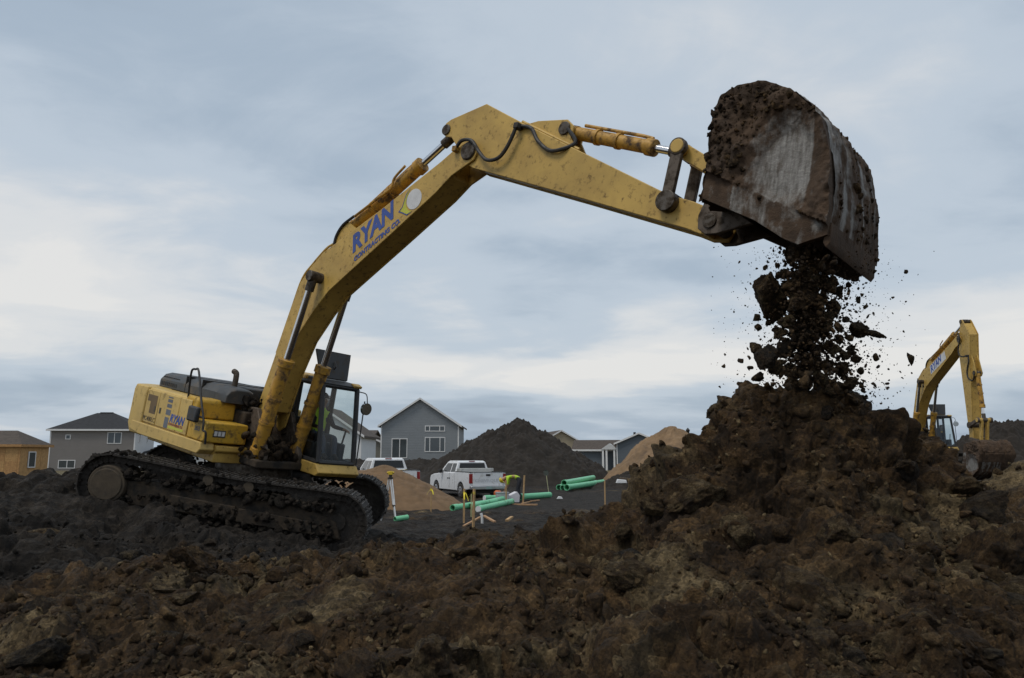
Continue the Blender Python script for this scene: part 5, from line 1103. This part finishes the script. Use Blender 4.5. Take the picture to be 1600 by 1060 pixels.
def worker():
    # x to the worker's front, stooping to a pipe
    J = {'pelvis': ((0, 0, .93), (.15, .14)), 'waist': ((.16, 0, 1.05), (.15, .12)), 'chest': ((.40, 0, 1.06), (.17, .13)), 'neck': ((.58, 0, 1.0), .065), 'head0': ((.66, 0, .95), .085), 'head1': ((.76, 0, .86), .095), 'nose': ((.80, 0, .93 - .1), .03)}
    B = [('pelvis', 'waist', 0), ('waist', 'chest', 1), ('chest', 'neck', 1), ('neck', 'head0', 2), ('head0', 'head1', 2)]
    J.pop('nose')
    for s, n in ((-1, 'r'), (1, 'l')):
        J.update({'hip' + n: ((-.03, s * .11, .88), .105), 'kn' + n: ((.06, s * .14, .50), .075), 'an' + n: ((-.04, s * .15, .10), .055), 'ft' + n: ((.12, s * .16, .04), (.05, .04)),
                  'sh' + n: ((.47, s * .20, 1.0), .075), 'el' + n: ((.50, s * .24, .70), .05), 'wr' + n: ((.60, s * .16, .46), .033), 'ha' + n: ((.63, s * .14, .38), (.036, .026))})
        B += [('pelvis', 'hip' + n, 3), ('hip' + n, 'kn' + n, 3), ('kn' + n, 'an' + n, 3), ('an' + n, 'ft' + n, 4), ('chest', 'sh' + n, 0), ('sh' + n, 'el' + n, 0), ('el' + n, 'wr' + n, 2), ('wr' + n, 'ha' + n, 2)]
        fingers(J, B, 'ha' + n, 'wr' + n, Vector((.2, 0, -1)), Vector((.3, 1, 0)), 2, Vector((-.4, -s * .3, -.2)))
    x, d = at(811, 36.9), 36.9; M = Matrix.Translation((x, d, gz(x, d))) @ Matrix.Rotation(R(172), 4, 'Z') @ Matrix.Scale(1.08, 4)
    o = person('person', 'bending worker in lime shirt and yellow hard hat handling pipe parts', J, B, M, [VIS, VEST, SKIN, DKC, BOOT])
    h = MB(Matrix.Translation((.74, 0, .885)) @ Matrix.Rotation(R(128), 4, 'Y'))
    n = 16; vs = []; fs = []
    for i in range(6):
        a = i / 5 * math.pi / 2; vs += [(math.cos(a) * .128 * math.cos(2 * math.pi * k / n) * 1.1, math.cos(a) * .128 * math.sin(2 * math.pi * k / n), math.sin(a) * .13) for k in range(n)]
    for i in range(5): fs += [(i * n + k, i * n + (k + 1) % n, (i + 1) * n + (k + 1) % n, (i + 1) * n + k) for k in range(n)]
    h.add(vs, fs); h.cyl((.03, 0, -.008), (.03, 0, .008), .165, n=24); h.build('hard_hat', YHAT, o)
worker()
def operator():
    S = Matrix.Rotation(R(-42.2), 4, 'Z') @ Matrix.Translation((.40, .04, 0)); cy = .97
    J = {'pelvis': ((.12, cy, 2.0), (.15, .14)), 'waist': ((.10, cy, 2.2), (.15, .12)), 'chest': ((.10, cy, 2.42), (.18, .13)), 'neck': ((.12, cy, 2.62), .06), 'head0': ((.15, cy, 2.72), .085), 'head1': ((.17, cy, 2.84), .10), 'nose0': ((.24, cy, 2.77), .03), 'nose1': ((.275, cy, 2.755), .016)}
    B = [('pelvis', 'waist', 0), ('waist', 'chest', 0), ('chest', 'neck', 0), ('neck', 'head0', 1), ('head0', 'head1', 1), ('head0', 'nose0', 1), ('nose0', 'nose1', 1)]
    for s, n in ((-1, 'r'), (1, 'l')):
        J.update({'hip' + n: ((.18, cy + s * .11, 1.98), .10), 'kn' + n: ((.58, cy + s * .15, 2.02), .075), 'an' + n: ((.66, cy + s * .14, 1.66), .052), 'ft' + n: ((.82, cy + s * .14, 1.61), (.048, .04)),
                  'sh' + n: ((.12, cy + s * .21, 2.50), .075), 'el' + n: ((.26, cy + s * .30, 2.24), .055), 'wr' + n: ((.60, cy + s * .33, 2.22), .036), 'ha' + n: ((.68, cy + s * .34, 2.22), (.038, .028))})
        B += [('pelvis', 'hip' + n, 2), ('hip' + n, 'kn' + n, 2), ('kn' + n, 'an' + n, 2), ('an' + n, 'ft' + n, 3), ('chest', 'sh' + n, 0), ('sh' + n, 'el' + n, 4), ('el' + n, 'wr' + n, 4), ('wr' + n, 'ha' + n, 1)]
        fingers(J, B, 'ha' + n, 'wr' + n, Vector((1, 0, -.2)), Vector((0, -s, .2)), 1, Vector((.1, 0, -1)))
    o = person('person', 'seated operator in lime safety vest and jeans inside the large excavator\'s cab', J, B, EXM @ S, [VIS, SKIN, JEAN, BOOT, DKC])
    h = MB(Matrix.Translation((.14, cy, 2.83))); n = 14; vs = []; fs = []
    for i in range(5):
        a = i / 4 * math.pi / 2; vs += [(math.cos(a) * .112 * math.cos(2 * math.pi * k / n), math.cos(a) * .105 * math.sin(2 * math.pi * k / n), math.sin(a) * .115) for k in range(n)]
    for i in range(4): fs += [(i * n + k, i * n + (k + 1) % n, (i + 1) * n + (k + 1) % n, (i + 1) * n + k) for k in range(n)]
    h.add(vs, fs); h.box((.09, -.07, -.005), (.20, .07, .012)); h.build('cap', DKC, o)
operator()

# ------------------------------------------------------------------ soil falling from the bucket
def falling():
    S = Matrix.Rotation(R(-42.2), 4, 'Z'); top = EXM @ S @ Vector((11.05, 0, 5.95)); rr = random.Random(21)
    D = top.y                                             # depth of the stream
    def P(px, py, d):                                     # a point of the stream given by where it shows, at its own depth
        b = -(py - 530) / F_PX; v = Vector(((px - 800) / F_PX, math.cos(TILT) - b * math.sin(TILT), math.sin(TILT) + b * math.cos(TILT))); return Vector((0, 0, CAM_H)) + v * (d / v.y)
    lab = 'brown soil clod falling in the stream between bucket and pile'
    def clod(px, py, s, label=lab, sx=1., rot=None, d=None, meshes=BIG, grp='clods falling from the bucket'):
        o = bpy.data.objects.new('falling_clod', rr.choice(meshes)); COL.objects.link(o); o.location = P(px, py, d if d else D + rr.uniform(-.45, .45))
        o.scale = (s * sx, s, s * rr.uniform(.8, 1.15)); o.rotation_euler = rot or (rr.uniform(0, 6), rr.uniform(0, 6), rr.uniform(0, 6)); tag(o, label, 'soil clod', grp)
    clod(1205, 462, .235, 'large round clod at the left of the falling soil', 1.15, d=D)
    clod(1343, 515, .115, 'rounded clod right of the falling stream beside the stick like clod', 1, d=D)
    clod(1366, 522, .055, 'stick shaped clod right of the falling stream', 2.2, (0, .25, 0), d=D)
    clod(1423, 560, .065, 'lone clod in the sky left of the distant boom', 1.1, d=D)
    for px, py, s in [(1180,545,.12),(1195,560,.15),(1225,545,.16),(1232,505,.15),(1250,470,.19),(1262,430,.20),(1275,405,.20),(1290,440,.14),(1255,530,.18),(1285,505,.15),(1268,565,.17),(1300,545,.14),(1302,480,.10),(1238,452,.13),(1245,398,.12),(1220,520,.10),
                      (1315,575,.12),(1328,600,.14),(1335,625,.11),(1310,455,.09),(1210,575,.14),(1240,580,.15),(1282,590,.13),(1185,590,.10),(1228,430,.09),(1312,530,.10),(1275,470,.17),(1262,495,.17),(1298,610,.10),(1318,555,.09),(1346,602,.05),(1345,580,.045),(1341,469,.045),(1353,480,.035),(1181,497,.05),(1184,512,.04),(1196,418,.04),(1215,432,.04),(1415,425,.03),(1395,465,.022),(1356,495,.03),(1352,650,.03),(1330,545,.06),(1338,560,.05),(1322,500,.045)]:
        clod(px, py, s * rr.uniform(.7, 1.05), meshes=BIG if s > .08 else MID)
    pos, size = [], []
    for i in range(9000):
        py = rr.uniform(385, 645); t = (py - 385) / 260; u = rr.random()
        if u < .33: px = rr.gauss(1258 + 14 * t, 18 + 20 * t); sz = min(.05, rr.lognormvariate(-4.3, .65))
        elif u < .78: px = rr.gauss(1268 + 10 * math.sin(t * 3), 34 + 18 * t); sz = min(.03, rr.lognormvariate(-5.0, .55))
        else: px = rr.gauss(1272, 66); sz = min(.016, rr.lognormvariate(-5.4, .5))
        if px < 1110 or px > 1460 or (py > 605 and px < 1300): continue
        pos.append(P(px, py, D + rr.gauss(0, .38))); size.append(sz)
    me = bpy.data.meshes.new('falling_soil'); fill_tris(me, *scatter_mesh(TINY, MID, np.array(pos), np.array(size), np.tile(np.array([.0, .1, 0.]), (len(pos), 1)), ol=.3))
    me.materials.append(SOIL)
    o = bpy.data.objects.new('falling_soil', me); COL.objects.link(o); tag(o, 'spray of fine soil falling from the tipped bucket', 'falling soil', kind='stuff')
falling()
